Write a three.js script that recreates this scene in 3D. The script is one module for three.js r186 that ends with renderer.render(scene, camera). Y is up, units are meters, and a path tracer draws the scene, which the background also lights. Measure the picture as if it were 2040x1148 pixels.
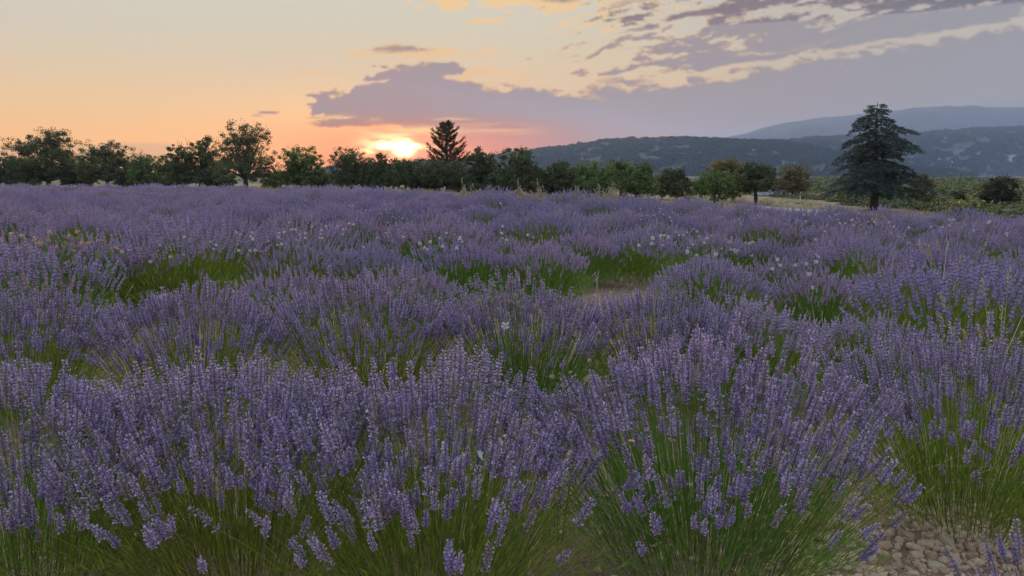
import * as THREE from 'three';
import { mergeGeometries } from 'three/addons/utils/BufferGeometryUtils.js';

// ------------------------------------------------------------------ camera, sky, sun, exposure
const D2R = Math.PI / 180;
const EYE = 1.6, PITCH = 8.45 * D2R, FOCAL = 1543;            // focal length in pixels of a 2040 px wide picture
const TURN = 28 * D2R;                                        // compass direction of the view
const FX = Math.cos(TURN), FZ = -Math.sin(TURN), RX = Math.sin(TURN), RZ = Math.cos(TURN);
const W = (r, f, y = 0) => new THREE.Vector3(FX * f + RX * r, y, FZ * f + RZ * r);   // metres to the right / forward -> world
const scene = new THREE.Scene();
const camera = new THREE.PerspectiveCamera(2 * Math.atan(574 / FOCAL) / D2R, 2040 / 1148, 0.05, 30000);
camera.position.set(0, EYE, 0);
camera.lookAt(W(0, Math.cos(PITCH), EYE - Math.sin(PITCH)));
scene.add(camera);
const renderer = new THREE.WebGLRenderer({ antialias: true });
renderer.setSize(1024, 576);
renderer.toneMapping = THREE.LinearToneMapping;
renderer.toneMappingExposure = 2.3;
renderer.shadowMap.enabled = true;

function rng(seed) { let a = (seed * 2654435761) >>> 0; return () => { a = (a + 0x6D2B79F5) | 0; let t = Math.imul(a ^ (a >>> 15), 1 | a); t = (t + Math.imul(t ^ (t >>> 7), 61 | t)) ^ t; return ((t ^ (t >>> 14)) >>> 0) / 4294967296; }; }
const lin = c => { c /= 255; return c <= 0.04045 ? c / 12.92 : ((c + 0.055) / 1.055) ** 2.4; };
const S = (r, g, b) => [lin(r), lin(g), lin(b)];
const clamp = (x, a = 0, b = 1) => x < a ? a : x > b ? b : x;
const sstep = (a, b, x) => { const t = clamp((x - a) / (b - a)); return t * t * (3 - 2 * t); };
const mix = (a, b, t) => a + (b - a) * t;
const mix3 = (a, b, t) => [mix(a[0], b[0], t), mix(a[1], b[1], t), mix(a[2], b[2], t)];
const interp = (pts, x) => { if (x <= pts[0][0]) return pts[0][1]; for (let i = 1; i < pts.length; i++) if (x <= pts[i][0]) { const t = (x - pts[i - 1][0]) / (pts[i][0] - pts[i - 1][0]); return mix(pts[i - 1][1], pts[i][1], t); } return pts[pts.length - 1][1]; };
const PERM = new Float32Array(65536); { const r = rng(77); for (let i = 0; i < 65536; i++) PERM[i] = r(); }
function vnoise(x, y) {
  const xi = Math.floor(x), yi = Math.floor(y); let fx = x - xi, fy = y - yi; fx = fx * fx * fx * (fx * (fx * 6 - 15) + 10); fy = fy * fy * fy * (fy * (fy * 6 - 15) + 10);
  const h = (a, b) => PERM[((a * 73 + b * 3571) ^ ((a >> 3) * 911)) & 65535];
  const a = h(xi, yi), b = h(xi + 1, yi), c = h(xi, yi + 1), d = h(xi + 1, yi + 1);
  return mix(mix(a, b, fx), mix(c, d, fx), fy);
}
function fbm(x, y, oct = 5, gain = 0.52) { let s = 0, a = 1, n = 0; for (let i = 0; i < oct; i++) { s += a * vnoise(x + i * 17.3, y + i * 9.1); n += a; a *= gain; x = x * 2.03; y = y * 2.03; } return s / n; }

const SUN_AZ = -7.8, SUN_EL = 1.75;
// clear-air colour, a deck of cloud rising to the right, streaks above it, small lit clouds on the left
const CLEAR = [[0, S(246, 186, 122)], [2.2, S(249, 204, 142)], [5, S(240, 213, 168)], [8.5, S(231, 217, 187)], [12, S(219, 218, 207)], [24, S(192, 206, 218)], [50, S(160, 180, 208)], [90, S(140, 164, 202)]];
const AWAY = [[0, S(176, 160, 172)], [5, S(182, 170, 184)], [12, S(180, 182, 198)], [24, S(172, 184, 206)], [50, S(152, 172, 204)], [90, S(140, 164, 202)]];
const ramp = (T, e) => { for (let i = 1; i < T.length; i++) if (e <= T[i][0]) return mix3(T[i - 1][1], T[i][1], clamp((e - T[i - 1][0]) / (T[i][0] - T[i - 1][0]))); return T[T.length - 1][1]; };
const DECK_TOP = [[560, 275], [625, 262], [640, 205], [690, 190], [735, 168], [760, 146], [850, 138], [930, 146], [958, 178], [1040, 188], [1180, 193], [1300, 181], [1480, 151], [1700, 117], [1930, 80], [2120, 48], [2600, -40], [3300, -140]];
function skyColor(az, el) {
  const e = Math.max(el, 0), dA = az - SUN_AZ, warm = Math.exp(-((Math.abs(dA) / 75) ** 2));
  let c = mix3(ramp(AWAY, e), ramp(CLEAR, e), warm);
  const d = Math.hypot(dA * 0.8, el - SUN_EL), dw = Math.hypot(dA * 0.42, (el - SUN_EL) * 1.0);
  const ca = clamp(az, -62, 62) * D2R;
  const X = 1020 + FOCAL * Math.tan(ca) + (az > 62 ? (az - 62) * 90 : az < -62 ? (az + 62) * 90 : 0);
  const te = Math.tan(Math.min(e, 60) * D2R), Y = 345 - FOCAL * te / Math.max(Math.cos(ca), 0.5) * 0.985;
  // light round the sun
  const glow = 1.1 * Math.exp(-dw / 2.3);
  c = [c[0] + glow * 1.0, c[1] + glow * 0.34, Math.max(0.02, c[2] - glow * 0.1)];
  const hz = 0.1 + 1.9 * sstep(0.34, 0.66, fbm(az * 0.55 + 31, el * 2.6 + 8, 4)); const hot = 1.7 * hz * Math.exp(-(((dA + 0.25) / 1.75) ** 2 + ((el - 1.85) / 0.55) ** 2)) + 4 * Math.exp(-((d / 0.42) ** 2));
  // clouds
  const lowSky = 1 - sstep(13, 24, e);
  let cov = 0, lit = 0;
  if (lowSky > 0 && Math.abs(az) < 100) {
    const n1 = fbm(X / 70, Y / 24, 5) - 0.5, n2 = fbm(X / 24 + 40, Y / 9 + 7, 4, 0.6) - 0.5;
    const yb = interp(DECK_TOP, X + n2 * 60 + n1 * 40);
    const ew = mix(1, 1.9, sstep(900, 1300, X)); let deck = sstep(-8 * ew, 13 * ew, Y - yb + n1 * 40 + n2 * 30);
    // lower edge of the cloud above the sun, and the bright slot under it
    const lower = interp([[560, 246], [640, 248], [760, 250], [860, 258], [960, 290], [1100, 380], [4000, 420]], X), soft = mix(12, 60, sstep(840, 1000, X));
    deck *= 1 - sstep(-soft, soft, Y - lower + n1 * 34 + n2 * 14) * 0.95;
    deck *= sstep(585, 660, X + n1 * 150 + n2 * 50 + (Y > 238 ? 30 : 0) - (Y < 180 ? 18 : 0));
    // a rent along the left cloud's brow where gold shows through
    const rent = Math.exp(-(((Y - 166 - (X - 900) * 0.06 - n2 * 12) / 7) ** 2)) * sstep(860, 905, X) * (1 - sstep(960, 1010, X)) + Math.exp(-(((Y - 174 + (X - 740) * 0.10 - n2 * 8) / 3.4) ** 2)) * sstep(680, 700, X) * (1 - sstep(770, 800, X));
    deck *= 1 - 0.85 * clamp(rent);
    // streaked, mottled layer above the deck
    const wx = (fbm(X / 160 + 70, Y / 60 + 20, 3) - 0.5) * 26, al = X * 0.986 - Y * 0.168, ac = X * 0.168 + Y * 0.986 + wx;
    const s1 = fbm(al / 135 + 3, ac / 20 + 11, 6, 0.6), s2 = fbm(al / 30, ac / 8.5 + 31, 5, 0.6), s3 = fbm(al / 330 + 12, ac / 26 + 2, 4);
    const cover = interp([[850, 0.0], [1020, 0.12], [1180, 0.30], [1350, 0.50], [1550, 0.74], [1800, 0.9], [2040, 1.0], [2600, 0.9]], X + (140 - Y) * 1.1);
    const above = 1 - sstep(yb - 20, yb + 4, Y);
    const sv = s1 * 0.5 + s2 * 0.3 + s3 * 0.2;
    let st = sstep(0.625 - 0.31 * cover, 0.83 - 0.27 * cover, sv + 0.03) * sstep(0.0, 0.2, cover);
    st *= above * (1 - 0.85 * sstep(yb - 24, yb - 7, Y) * (1 - sstep(1900, 2300, X)));
    const ridge = Math.exp(-(((Y - yb + 38 + 14 * Math.sin(X / 90)) / 5) ** 2)) * sstep(1380, 1480, X) * (1 - sstep(1860, 2050, X)); // a second slot of light in the streaks
    st *= 1 - 0.55 * ridge * sstep(0.35, 0.55, s2 + 0.05);
    // small separate clouds
    const p1 = fbm(al / 58 + 60, ac / 9 + 5, 6, 0.6);
    const top = interp([[0, 0.0], [180, 0.35], [260, 0.8], [400, 0.85], [480, 0.2], [700, 0.0], [810, 0.5], [900, 1], [1240, 1], [1400, 0.2], [1500, 0]], X) * (1 - sstep(30, 58, Y - (X > 1080 ? 12 : 0) + (X < 600 ? 38 : 0)));
    const gs = (x, y, w, h) => Math.exp(-(((X - x) / w) ** 2 + ((Y - y) / h) ** 2));
    const mid = gs(800, 112, 75, 9) * 1.15 + gs(850, 122, 110, 12) * 0.8 + gs(715, 122, 26, 6) * 0.9 + gs(720, 80, 26, 4) * 0.8 + gs(670, 86, 22, 4) * 0.6 + gs(960, 62, 50, 7) * 0.7 + gs(985, 160, 110, 15) * 1.0 + gs(1010, 118, 60, 9) * 0.55 + gs(640, 157, 70, 5) * 0.8 + gs(575, 173, 22, 5) * 0.7 + gs(385, 105, 60, 6) * 0.5 + gs(1240, 172, 75, 11) * 1.1 + gs(1150, 70, 120, 18) * 0.7;
    const pm = Math.max(top * 0.95, mid), puff = sstep(0.71 - 0.33 * pm, 0.84 - 0.31 * pm, p1 * 0.7 + s2 * 0.3 + 0.05) * clamp(pm * 1.8);
    // long thin streaks low beside the sun, and a flat bank far off on the left
    const low = gs(690, 252 - n2 * 8, 80, 5) * 0.95 + gs(545, 230, 24, 3.2) + gs(522, 236, 12, 2.2) * 0.8 + gs(640, 240, 26, 3) * 0.8;
    const bank = sstep(-2, 3, Y - interp([[-400, 294], [20, 291], [110, 299], [170, 292], [260, 286], [345, 288], [420, 306], [520, 330]], X) + n1 * 6) * (1 - sstep(360, 480, X)) * 0.6;
    const core = clamp(Math.max(deck, st * 0.96, puff * 0.8, clamp(low)));
    cov = core * lowSky;
    // a thin veil whitens the clear air between the streaks
    c = mix3(c, S(186, 180, 180), clamp(cover * 0.75) * lowSky * sstep(1150, 1700, X + (150 - Y)));
    const dn = Math.exp(-d / 12), side = clamp((1800 - X) / 800);
    const litC = mix3(mix3(S(205, 197, 190), S(255, 222, 170), side), S(255, 200, 112), dn * 0.8);
    const flat = puff > Math.max(deck, st) ? mix(0.62, 0.15, clamp(gs(800, 112, 80, 8) + gs(1240, 172, 80, 12) + gs(940, 16, 60, 8) + gs(1100, 22, 40, 7) + gs(1270, 36, 110, 18) + gs(330, 8, 40, 5)) - (s2 - 0.5) * 0.8) : 0;
    let grey = mix3(mix3(S(147, 141, 152), S(136, 137, 152), sstep(1300, 2100, X)), S(168, 146, 150), Math.exp(-d / 9));
    grey = mix3(grey, S(196, 136, 122), Math.exp(-d / 4.5) * 0.9);
    grey = mix3(grey, S(178, 148, 146), (1 - sstep(0.5, 6.5, e)) * Math.exp(-((dA / 20) ** 2)) * 0.85);
    grey = mix3(grey, S(230, 142, 102), (1 - sstep(0.5, 3.6, e)) * Math.exp(-((dA / 9.5) ** 2)) * 0.8);
    const tex = 1 + ((s2 - 0.5) * 0.55 + (sv - 0.5) * 0.7) * (1 - sstep(0, 70, Y - yb) * 0.85) + (fbm(al / 210, ac / 60 + 3, 3) - 0.5) * 0.14;
    grey = grey.map((v, i) => v * tex * mix([0.68, 0.54, 0.49][i], [0.56, 0.53, 0.53][i], sstep(1300, 2000, X)));
    const edge = sstep(0.22, 0.8, core - n2 * 0.3 - flat + (Y - yb > 30 ? 0.3 : 0) + (X > 1500 ? 0.12 : 0));
    c = mix3(c, mix3(litC, grey, edge), sstep(0.03, 0.6, cov));
    c = mix3(c, mix3(S(196, 170, 166), S(212, 182, 162), sstep(296, 345, Y)), bank * 0.85);
    // sunlit cloud scraps just over the sun, orange air below the deck
    const og = Math.exp(-(((X - 850) / 270) ** 2)) * sstep(222, 290, Y);
    c = mix3(c, mix3(S(255, 150, 30), S(255, 132, 25), sstep(285, 345, Y)), clamp(og * 0.92));
    const scr = sstep(0.47, 0.6, fbm(X / 58 + 9, Y / 7.5, 5)) * clamp(gs(770, 268, 75, 7) + gs(880, 262, 60, 6) + gs(700, 240, 70, 6) * 0.8 + gs(890, 244, 50, 4) * 0.7);
    c = mix3(c, [1.15, 0.8, 0.36], clamp(scr * 1.2));
    const scr2 = sstep(0.46, 0.6, fbm(X / 110 + 29, Y / 6 + 4, 4)) * clamp(gs(985, 262, 90, 12) + gs(1310, 272, 50, 2.5) * 0.6);
    c = mix3(c, S(255, 192, 108), clamp(scr2 * 0.8));
  }
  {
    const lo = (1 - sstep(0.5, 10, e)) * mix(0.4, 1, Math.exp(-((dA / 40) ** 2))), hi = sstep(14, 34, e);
    const m = mix3(mix3([0.46, 0.435, 0.375], [0.62, 0.44, 0.17], lo), [0.9, 0.9, 0.9], hi);  // unseen upper sky kept brighter than the dimmed low sky, to light the field
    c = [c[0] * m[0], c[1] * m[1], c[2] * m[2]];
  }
  c = [c[0] + hot * 1.7, c[1] + hot * 1.2, c[2] + hot * 0.5];
  // high scattered cloud overhead and behind, in perspective
  if (e > 12) {
    const k = 1 / Math.tan(Math.max(e, 9) * D2R), px = Math.cos(az * D2R) * k, py = Math.sin(az * D2R) * k;
    const n = fbm(px * 2.2 + py * 1.1 + 5, py * 3.4 - px * 0.4 + 8, 4);
    const f = sstep(0.46, 0.66, n + 0.1 * clamp(az / 40, -1, 1)) * sstep(12, 24, e) * 0.7;
    c = mix3(c, mix3(S(168, 166, 178), S(190, 182, 180), warm), f);
  }
  return c;
}
{
  const w = 4096, h = 2048, data = new Float32Array(w * h * 4);
  for (let j = 0; j < h; j++) {
    const el = ((j + 0.5) / h - 0.5) * 180;
    const row = el < -0.4 ? skyBelow() : null;
    const step = el > 30 ? 4 : 1;                                // smooth parts higher up are computed more coarsely
    for (let i = 0; i < w; i += step) {
      let az = ((i + 0.5 * step) / w - 0.5) * 360 + 28;          // angle to the right of the view
      if (az > 180) az -= 360;
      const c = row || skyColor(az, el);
      for (let k = 0; k < step; k++) { const o = (j * w + i + k) * 4; data[o] = c[0]; data[o + 1] = c[1]; data[o + 2] = c[2]; data[o + 3] = 1; }
    }
  }
  function skyBelow() { return [0.24, 0.2, 0.19]; }
  const tex = new THREE.DataTexture(data, w, h, THREE.RGBAFormat, THREE.FloatType);
  tex.mapping = THREE.EquirectangularReflectionMapping; tex.magFilter = tex.minFilter = THREE.LinearFilter; tex.needsUpdate = true;
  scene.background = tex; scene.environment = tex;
}
const sun = new THREE.DirectionalLight(new THREE.Color().setRGB(1, 0.6, 0.32), 2.6);
{
  const a = SUN_AZ * D2R, e = SUN_EL * D2R;
  sun.position.copy(W(Math.sin(a) * Math.cos(e), Math.cos(a) * Math.cos(e), Math.sin(e)).multiplyScalar(160));
  sun.castShadow = true; sun.shadow.radius = 4; sun.shadow.mapSize.set(2048, 2048);
  Object.assign(sun.shadow.camera, { left: -80, right: 80, top: 40, bottom: -40, near: 1, far: 400 });
  scene.add(sun, sun.target);
}
scene.fog = new THREE.FogExp2(new THREE.Color().setRGB(0.54, 0.72, 1.0), 0.00019);

// ------------------------------------------------------------------ helpers
const used = new Map();
function numbered(name) { const n = used.get(name) || 0; used.set(name, n + 1); return n ? `${name}_${String(n).padStart(3, '0')}` : name; }
function tag(o, label, category, group, kind) { if (label) o.userData.label = label; if (category) o.userData.category = category; if (group) o.userData.group = group; if (kind) o.userData.kind = kind; return o; }
function base(name, pos, turn = 0) { const g = new THREE.Group(); g.name = numbered(name); g.position.copy(pos); g.rotation.y = turn; scene.add(g); return g; }
class GB {
  constructor() { this.p = []; this.c = []; this.i = []; }
  v(x, y, z, c) { this.p.push(x, y, z); this.c.push(c[0], c[1], c[2]); return this.p.length / 3 - 1; }
  tri(a, b, c) { this.i.push(a, b, c); }
  quad(a, b, c, d) { this.i.push(a, b, c, a, c, d); }
  leaf(p, d, s, len, wid, c, bend = 0) {                         // a diamond-shaped leaf from p along d, with s across
    const m = len * 0.5;
    const a = this.v(p.x, p.y, p.z, c), b = this.v(p.x + d.x * m + s.x * wid, p.y + d.y * m + s.y * wid + bend, p.z + d.z * m + s.z * wid, c);
    const e = this.v(p.x + d.x * len, p.y + d.y * len, p.z + d.z * len, c), f = this.v(p.x + d.x * m - s.x * wid, p.y + d.y * m - s.y * wid + bend, p.z + d.z * m - s.z * wid, c);
    this.quad(a, b, e, f);
  }
  tube(pts, rad, sides, col) {                                   // pts: Vector3s, rad(t), col(t)
    let prev = null; const n = pts.length, u = new THREE.Vector3(), v = new THREE.Vector3(), d = new THREE.Vector3();
    for (let k = 0; k < n; k++) {
      d.subVectors(pts[Math.min(k + 1, n - 1)], pts[Math.max(k - 1, 0)]).normalize();
      u.set(Math.abs(d.y) > 0.9 ? 1 : 0, Math.abs(d.y) > 0.9 ? 0 : 1, 0).cross(d).normalize(); v.crossVectors(d, u);
      const r = rad(k / (n - 1)), ring = [], c = col(k / (n - 1));
      for (let s = 0; s < sides; s++) { const a = s / sides * 2 * Math.PI, x = Math.cos(a) * r, y = Math.sin(a) * r; ring.push(this.v(pts[k].x + u.x * x + v.x * y, pts[k].y + u.y * x + v.y * y, pts[k].z + u.z * x + v.z * y, c)); }
      if (prev) for (let s = 0; s < sides; s++) this.quad(prev[s], prev[(s + 1) % sides], ring[(s + 1) % sides], ring[s]);
      prev = ring;
    }
  }
  add(geo, m, tint) {                                            // another GB's shape, moved by matrix m
    const o = this.p.length / 3, q = new THREE.Vector3(), P = geo.p, C = geo.c, t = tint || [1, 1, 1];
    for (let k = 0; k < P.length; k += 3) { q.set(P[k], P[k + 1], P[k + 2]).applyMatrix4(m); this.p.push(q.x, q.y, q.z); this.c.push(C[k] * t[0], C[k + 1] * t[1], C[k + 2] * t[2]); }
    for (const k of geo.i) this.i.push(k + o);
  }
  geo(smooth) {
    const g = new THREE.BufferGeometry();
    g.setAttribute('position', new THREE.Float32BufferAttribute(this.p, 3)); g.setAttribute('color', new THREE.Float32BufferAttribute(this.c, 3)); g.setIndex(this.i);
    if (smooth) g.computeVertexNormals();
    return g;
  }
}
function mesh(name, geo, mat, parent, kind) { const m = new THREE.Mesh(geo, mat); m.name = parent ? name : numbered(name); m.castShadow = m.receiveShadow = true; if (kind) m.userData.kind = kind; (parent || scene).add(m); return m; }
function dirTo(r) { const z = r() * 2 - 1, a = r() * 6.2832, s = Math.sqrt(1 - z * z); return new THREE.Vector3(s * Math.cos(a), z, s * Math.sin(a)); }
const slopeAt = y => { const v = (574 - y) / FOCAL; return (-Math.sin(PITCH) + v * Math.cos(PITCH)) / (Math.cos(PITCH) + v * Math.sin(PITCH)); };
const sideAt = (px, y) => { const v = (574 - y) / FOCAL; return (px - 1020) / FOCAL / (Math.cos(PITCH) + v * Math.sin(PITCH)); };
function groundY(r, f) {                                         // height of the land, metres to the right and forward
  let h = -1.3 * (1 - Math.exp(-Math.max(0, r) / 30));
  h += (vnoise(r * 0.35 + 50, f * 0.35 + 50) - 0.5) * 0.08;
  const far = Math.hypot(r, f);
  if (far > 90) h += (fbm(r / 60 + 9, f / 60 + 4, 3) - 0.5) * 2.4 * sstep(90, 260, far) - 3 * sstep(120, 500, far) * sstep(-0.02, 0.12, r / far);
  return h;
}
function standAt(px, y) {                                        // where on the land the foot of a thing at that direction stands
  let f = 40; for (let k = 0; k < 30; k++) { const r = f * sideAt(px, y); f = mix(f, clamp((groundY(r, f) - EYE) / slopeAt(y), 2, 600), 0.6); }
  const r = f * sideAt(px, y); return { r, f, y: groundY(r, f), m: f / FOCAL * 1.0 };
}
const leafMat = (tr = 0.3, ro = 0.75, name = 'leaf') => new THREE.MeshPhysicalMaterial({ vertexColors: true, roughness: ro, transmission: tr, thickness: 0, side: THREE.DoubleSide, name, specularIntensity: 0.4 });
const plainMat = (ro = 0.9, name = 'plain') => new THREE.MeshStandardMaterial({ vertexColors: true, roughness: ro, side: THREE.DoubleSide, name });
const M = { leaf: leafMat(0.28, 0.85), greens: leafMat(0.48, 0.75, 'lavender_green'), bloom: leafMat(0.26, 0.9, 'lavender_bloom'), straw: leafMat(0.3, 0.85, 'straw'), bark: plainMat(0.95, 'bark'), stone: plainMat(0.92, 'stone'), petal: leafMat(0.3, 0.8, 'petal') };
M.faded = M.bloom.clone(); M.faded.color = new THREE.Color().setRGB(0.8, 0.82, 0.62); M.bloomB = M.bloom.clone(); M.bloomB.color = new THREE.Color().setRGB(0.86, 0.84, 0.96);

// ------------------------------------------------------------------ land
function noiseTexture(size, fn) {
  const d = new Uint8Array(size * size * 4);
  for (let j = 0; j < size; j++) for (let i = 0; i < size; i++) { const c = fn(i / size, j / size), o = (j * size + i) * 4; d[o] = c[0]; d[o + 1] = c[1]; d[o + 2] = c[2]; d[o + 3] = 255; }
  const t = new THREE.DataTexture(d, size, size); t.wrapS = t.wrapT = THREE.RepeatWrapping; t.magFilter = THREE.LinearFilter; t.minFilter = THREE.LinearMipmapLinearFilter; t.generateMipmaps = true; t.needsUpdate = true; return t;
}
const grain = noiseTexture(512, (u, v) => { const n = fbm(u * 64, v * 64, 4, 0.6) * 0.6 + fbm(u * 12, v * 12, 3) * 0.4; const b = clamp((n - 0.25) * 1.9) * 255; return [b, b, b]; });
const EDGE = [[-900, 52], [0, 47], [500, 43], [800, 36], [1000, 28.5], [1250, 27.5], [1500, 27.5], [1735, 23], [2040, 21.2], [2600, 19]];
const pxOf = (r, f) => 1020 + FOCAL * r / Math.max(f, 0.3) * 0.99;
const inField = (r, f) => f < interp(EDGE, pxOf(r, f));
const ROAD = [[26.5, 15], [18.9, 29.5], [17.6, 41], [14.6, 52], [9, 66], [0, 80], [-14, 95]];   // [right, forward] points of the track's middle
function roadDist(r, f) { let b = 1e9; for (let k = 1; k < ROAD.length; k++) { const [x0, z0] = ROAD[k - 1], [x1, z1] = ROAD[k], dx = x1 - x0, dz = z1 - z0, t = clamp(((r - x0) * dx + (f - z0) * dz) / (dx * dx + dz * dz)); b = Math.min(b, Math.hypot(r - x0 - dx * t, f - z0 - dz * t)); } return b; }
{
  // one sheet, rings growing with distance, out to the hills
  const g = new GB(), rings = [0]; for (let q = 0.5; q < 1290; q *= 1.05) rings.push(q); const n = 168; const uv = [];
  rings.forEach((q, k) => { for (let s = 0; s < n; s++) {
    const a = s / n * 2 * Math.PI, r = Math.sin(a) * q, f = Math.cos(a) * q, p = W(r, f, groundY(r, f) );
    const t = vnoise(r * 0.5, f * 0.5), b = fbm(r / 70 + 3, f / 45 + 8, 3);
    let c = mix3([0.28, 0.18, 0.11], [0.36, 0.25, 0.155], t);                                     // stony soil
    if (!inField(r, f) && f > 0) c = mix3([0.33, 0.25, 0.13], [0.24, 0.21, 0.10], sstep(0.35, 0.65, b));  // dry grassland
    if (q > 70) c = mix3(c, mix3([0.12, 0.13, 0.055], [0.27, 0.2, 0.12], sstep(0.5, 0.62, b)), sstep(70, 130, q));
    g.v(p.x, p.y, p.z, c); uv.push(p.x / 1.5, p.z / 1.5);
  } if (k) for (let s = 0; s < n; s++) { const o = k * n, t = (s + 1) % n; g.quad(o - n + s, o + s, o + t, o - n + t); } });
  const geo = g.geo(true); geo.setAttribute('uv', new THREE.Float32BufferAttribute(uv, 2));
  const mat = new THREE.MeshStandardMaterial({ vertexColors: true, roughness: 0.97, bumpMap: grain, bumpScale: 0.03, side: THREE.DoubleSide, name: 'soil' });
  const ground = mesh('ground', geo, mat); tag(ground, 'stony pale brown soil under the lavender with dry land beyond', null, null, 'structure');
  // loose stones on the soil: the near ones one by one, the rest as one mass
  const shapes = []; for (let k = 0; k < 7; k++) { const r = rng(300 + k), q = new THREE.IcosahedronGeometry(1, 1), pp = q.attributes.position, sc = [1, 0.45 + r() * 0.25, 0.6 + r() * 0.35], off = r() * 50;
    for (let i = 0; i < pp.count; i++) { const x = pp.getX(i), y = pp.getY(i), z = pp.getZ(i), s = 0.72 + 0.5 * vnoise(x * 1.4 + off + 20, y * 1.4 + z * 1.1 + off) ; pp.setXYZ(i, clamp(x * s, -0.8, 0.85) * sc[0], clamp(y * s, -0.6, 0.66) * sc[1], clamp(z * s, -0.85, 0.75) * sc[2]); }
    q.deleteAttribute('uv'); q.deleteAttribute('normal'); shapes.push(q); }
  const tones = [[0.56, 0.37, 0.23], [0.60, 0.43, 0.28], [0.46, 0.32, 0.20], [0.64, 0.46, 0.28], [0.52, 0.40, 0.27]].map(c => new THREE.MeshStandardMaterial({ color: new THREE.Color().setRGB(...c), roughness: 0.92, name: 'limestone' }));
  const r = rng(41); let placed = 0;
  for (let k = 0; k < 2600 && placed < 290; k++) {
    const f = 2.55 + r() * 1.25, a = 1.12 + r() * 1.35; if (Math.hypot((a - 1.75) / 0.75, (f - 3.0) / 0.7) > 1 + r() * 0.25) continue;
    const s = 0.010 + 0.030 * r() ** 2.4 + (r() < 0.04 ? 0.02 : 0), p = W(a, f, groundY(a, f) + s * 0.18 + (placed > 200 ? 0.012 : 0));
    const m = mesh('stone', shapes[Math.floor(r() * 7)], tones[Math.floor(r() * 5)], ground); m.position.copy(p); m.rotation.set(r() * 1.2 - 0.6, r() * 6.28, r() * 1.2 - 0.6); m.scale.set(s, s * (0.8 + r() * 0.5), s); placed++;
  }
  const inst = new THREE.InstancedMesh(shapes[2], new THREE.MeshStandardMaterial({ color: 0xffffff, roughness: 0.92, name: 'small_stone' }), 8200), mm = new THREE.Matrix4(), q = new THREE.Quaternion(), eu = new THREE.Euler();
  for (let k = 0; k < 8200; k++) { const patch = k > 5200, f = patch ? 2.4 + r() * 1.5 : 2 + r() ** 1.6 * 13, a = patch ? 1.0 + r() * 1.6 : (r() - 0.5) * 1.5 * (f + 1.5), s = 0.007 + 0.024 * r() ** 2; eu.set(r() - 0.5, r() * 6.28, r() - 0.5); q.setFromEuler(eu); mm.compose(W(a, f, groundY(a, f) + s * 0.15), q, new THREE.Vector3(s, s, s)); inst.setMatrixAt(k, mm); const t = 0.75 + 0.5 * r(); inst.setColorAt(k, new THREE.Color().setRGB(0.54 * t, 0.375 * t, 0.24 * t)); }
  inst.name = 'gravel'; inst.userData.kind = 'stuff'; inst.castShadow = inst.receiveShadow = true; ground.add(inst);
}
{
  // the gravel track
  const g = new GB(), uv = [], curve = new THREE.CatmullRomCurve3(ROAD.map(([r, f]) => new THREE.Vector3(r, 0, f))), n = 160; let prev = null;
  for (let k = 0; k <= n; k++) { const p = curve.getPoint(k / n), t = curve.getTangent(k / n), row = []; for (let s = -4; s <= 4; s++) { const w = 1.55 + 0.18 * vnoise(k * 0.3, s > 0 ? 5 : 9), r = p.x + t.z * s / 4 * w, f = p.z - t.x * s / 4 * w, q = W(r, f, groundY(r, f) + 0.05 - Math.abs(s) / 4 * 0.035 - (Math.abs(Math.abs(s) - 2) < 0.6 ? 0.015 : 0)); const c = mix3([0.40, 0.33, 0.25], [0.33, 0.27, 0.17], s === 0 ? 0.8 : vnoise(k * 0.4, s * 2)); row.push(g.v(q.x, q.y, q.z, c)); uv.push(q.x / 2, q.z / 2); } if (prev) for (let s = 0; s < 8; s++) g.quad(prev[s], row[s], row[s + 1], prev[s + 1]); prev = row; }
  const geo = g.geo(true); geo.setAttribute('uv', new THREE.Float32BufferAttribute(uv, 2));
  tag(mesh('road', geo, new THREE.MeshStandardMaterial({ vertexColors: true, roughness: 0.95, bumpMap: grain, bumpScale: 0.03, side: THREE.DoubleSide, name: 'track_gravel' })), 'pale gravel track running past the cedar at the edge of the field', null, null, 'structure');
}
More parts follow.
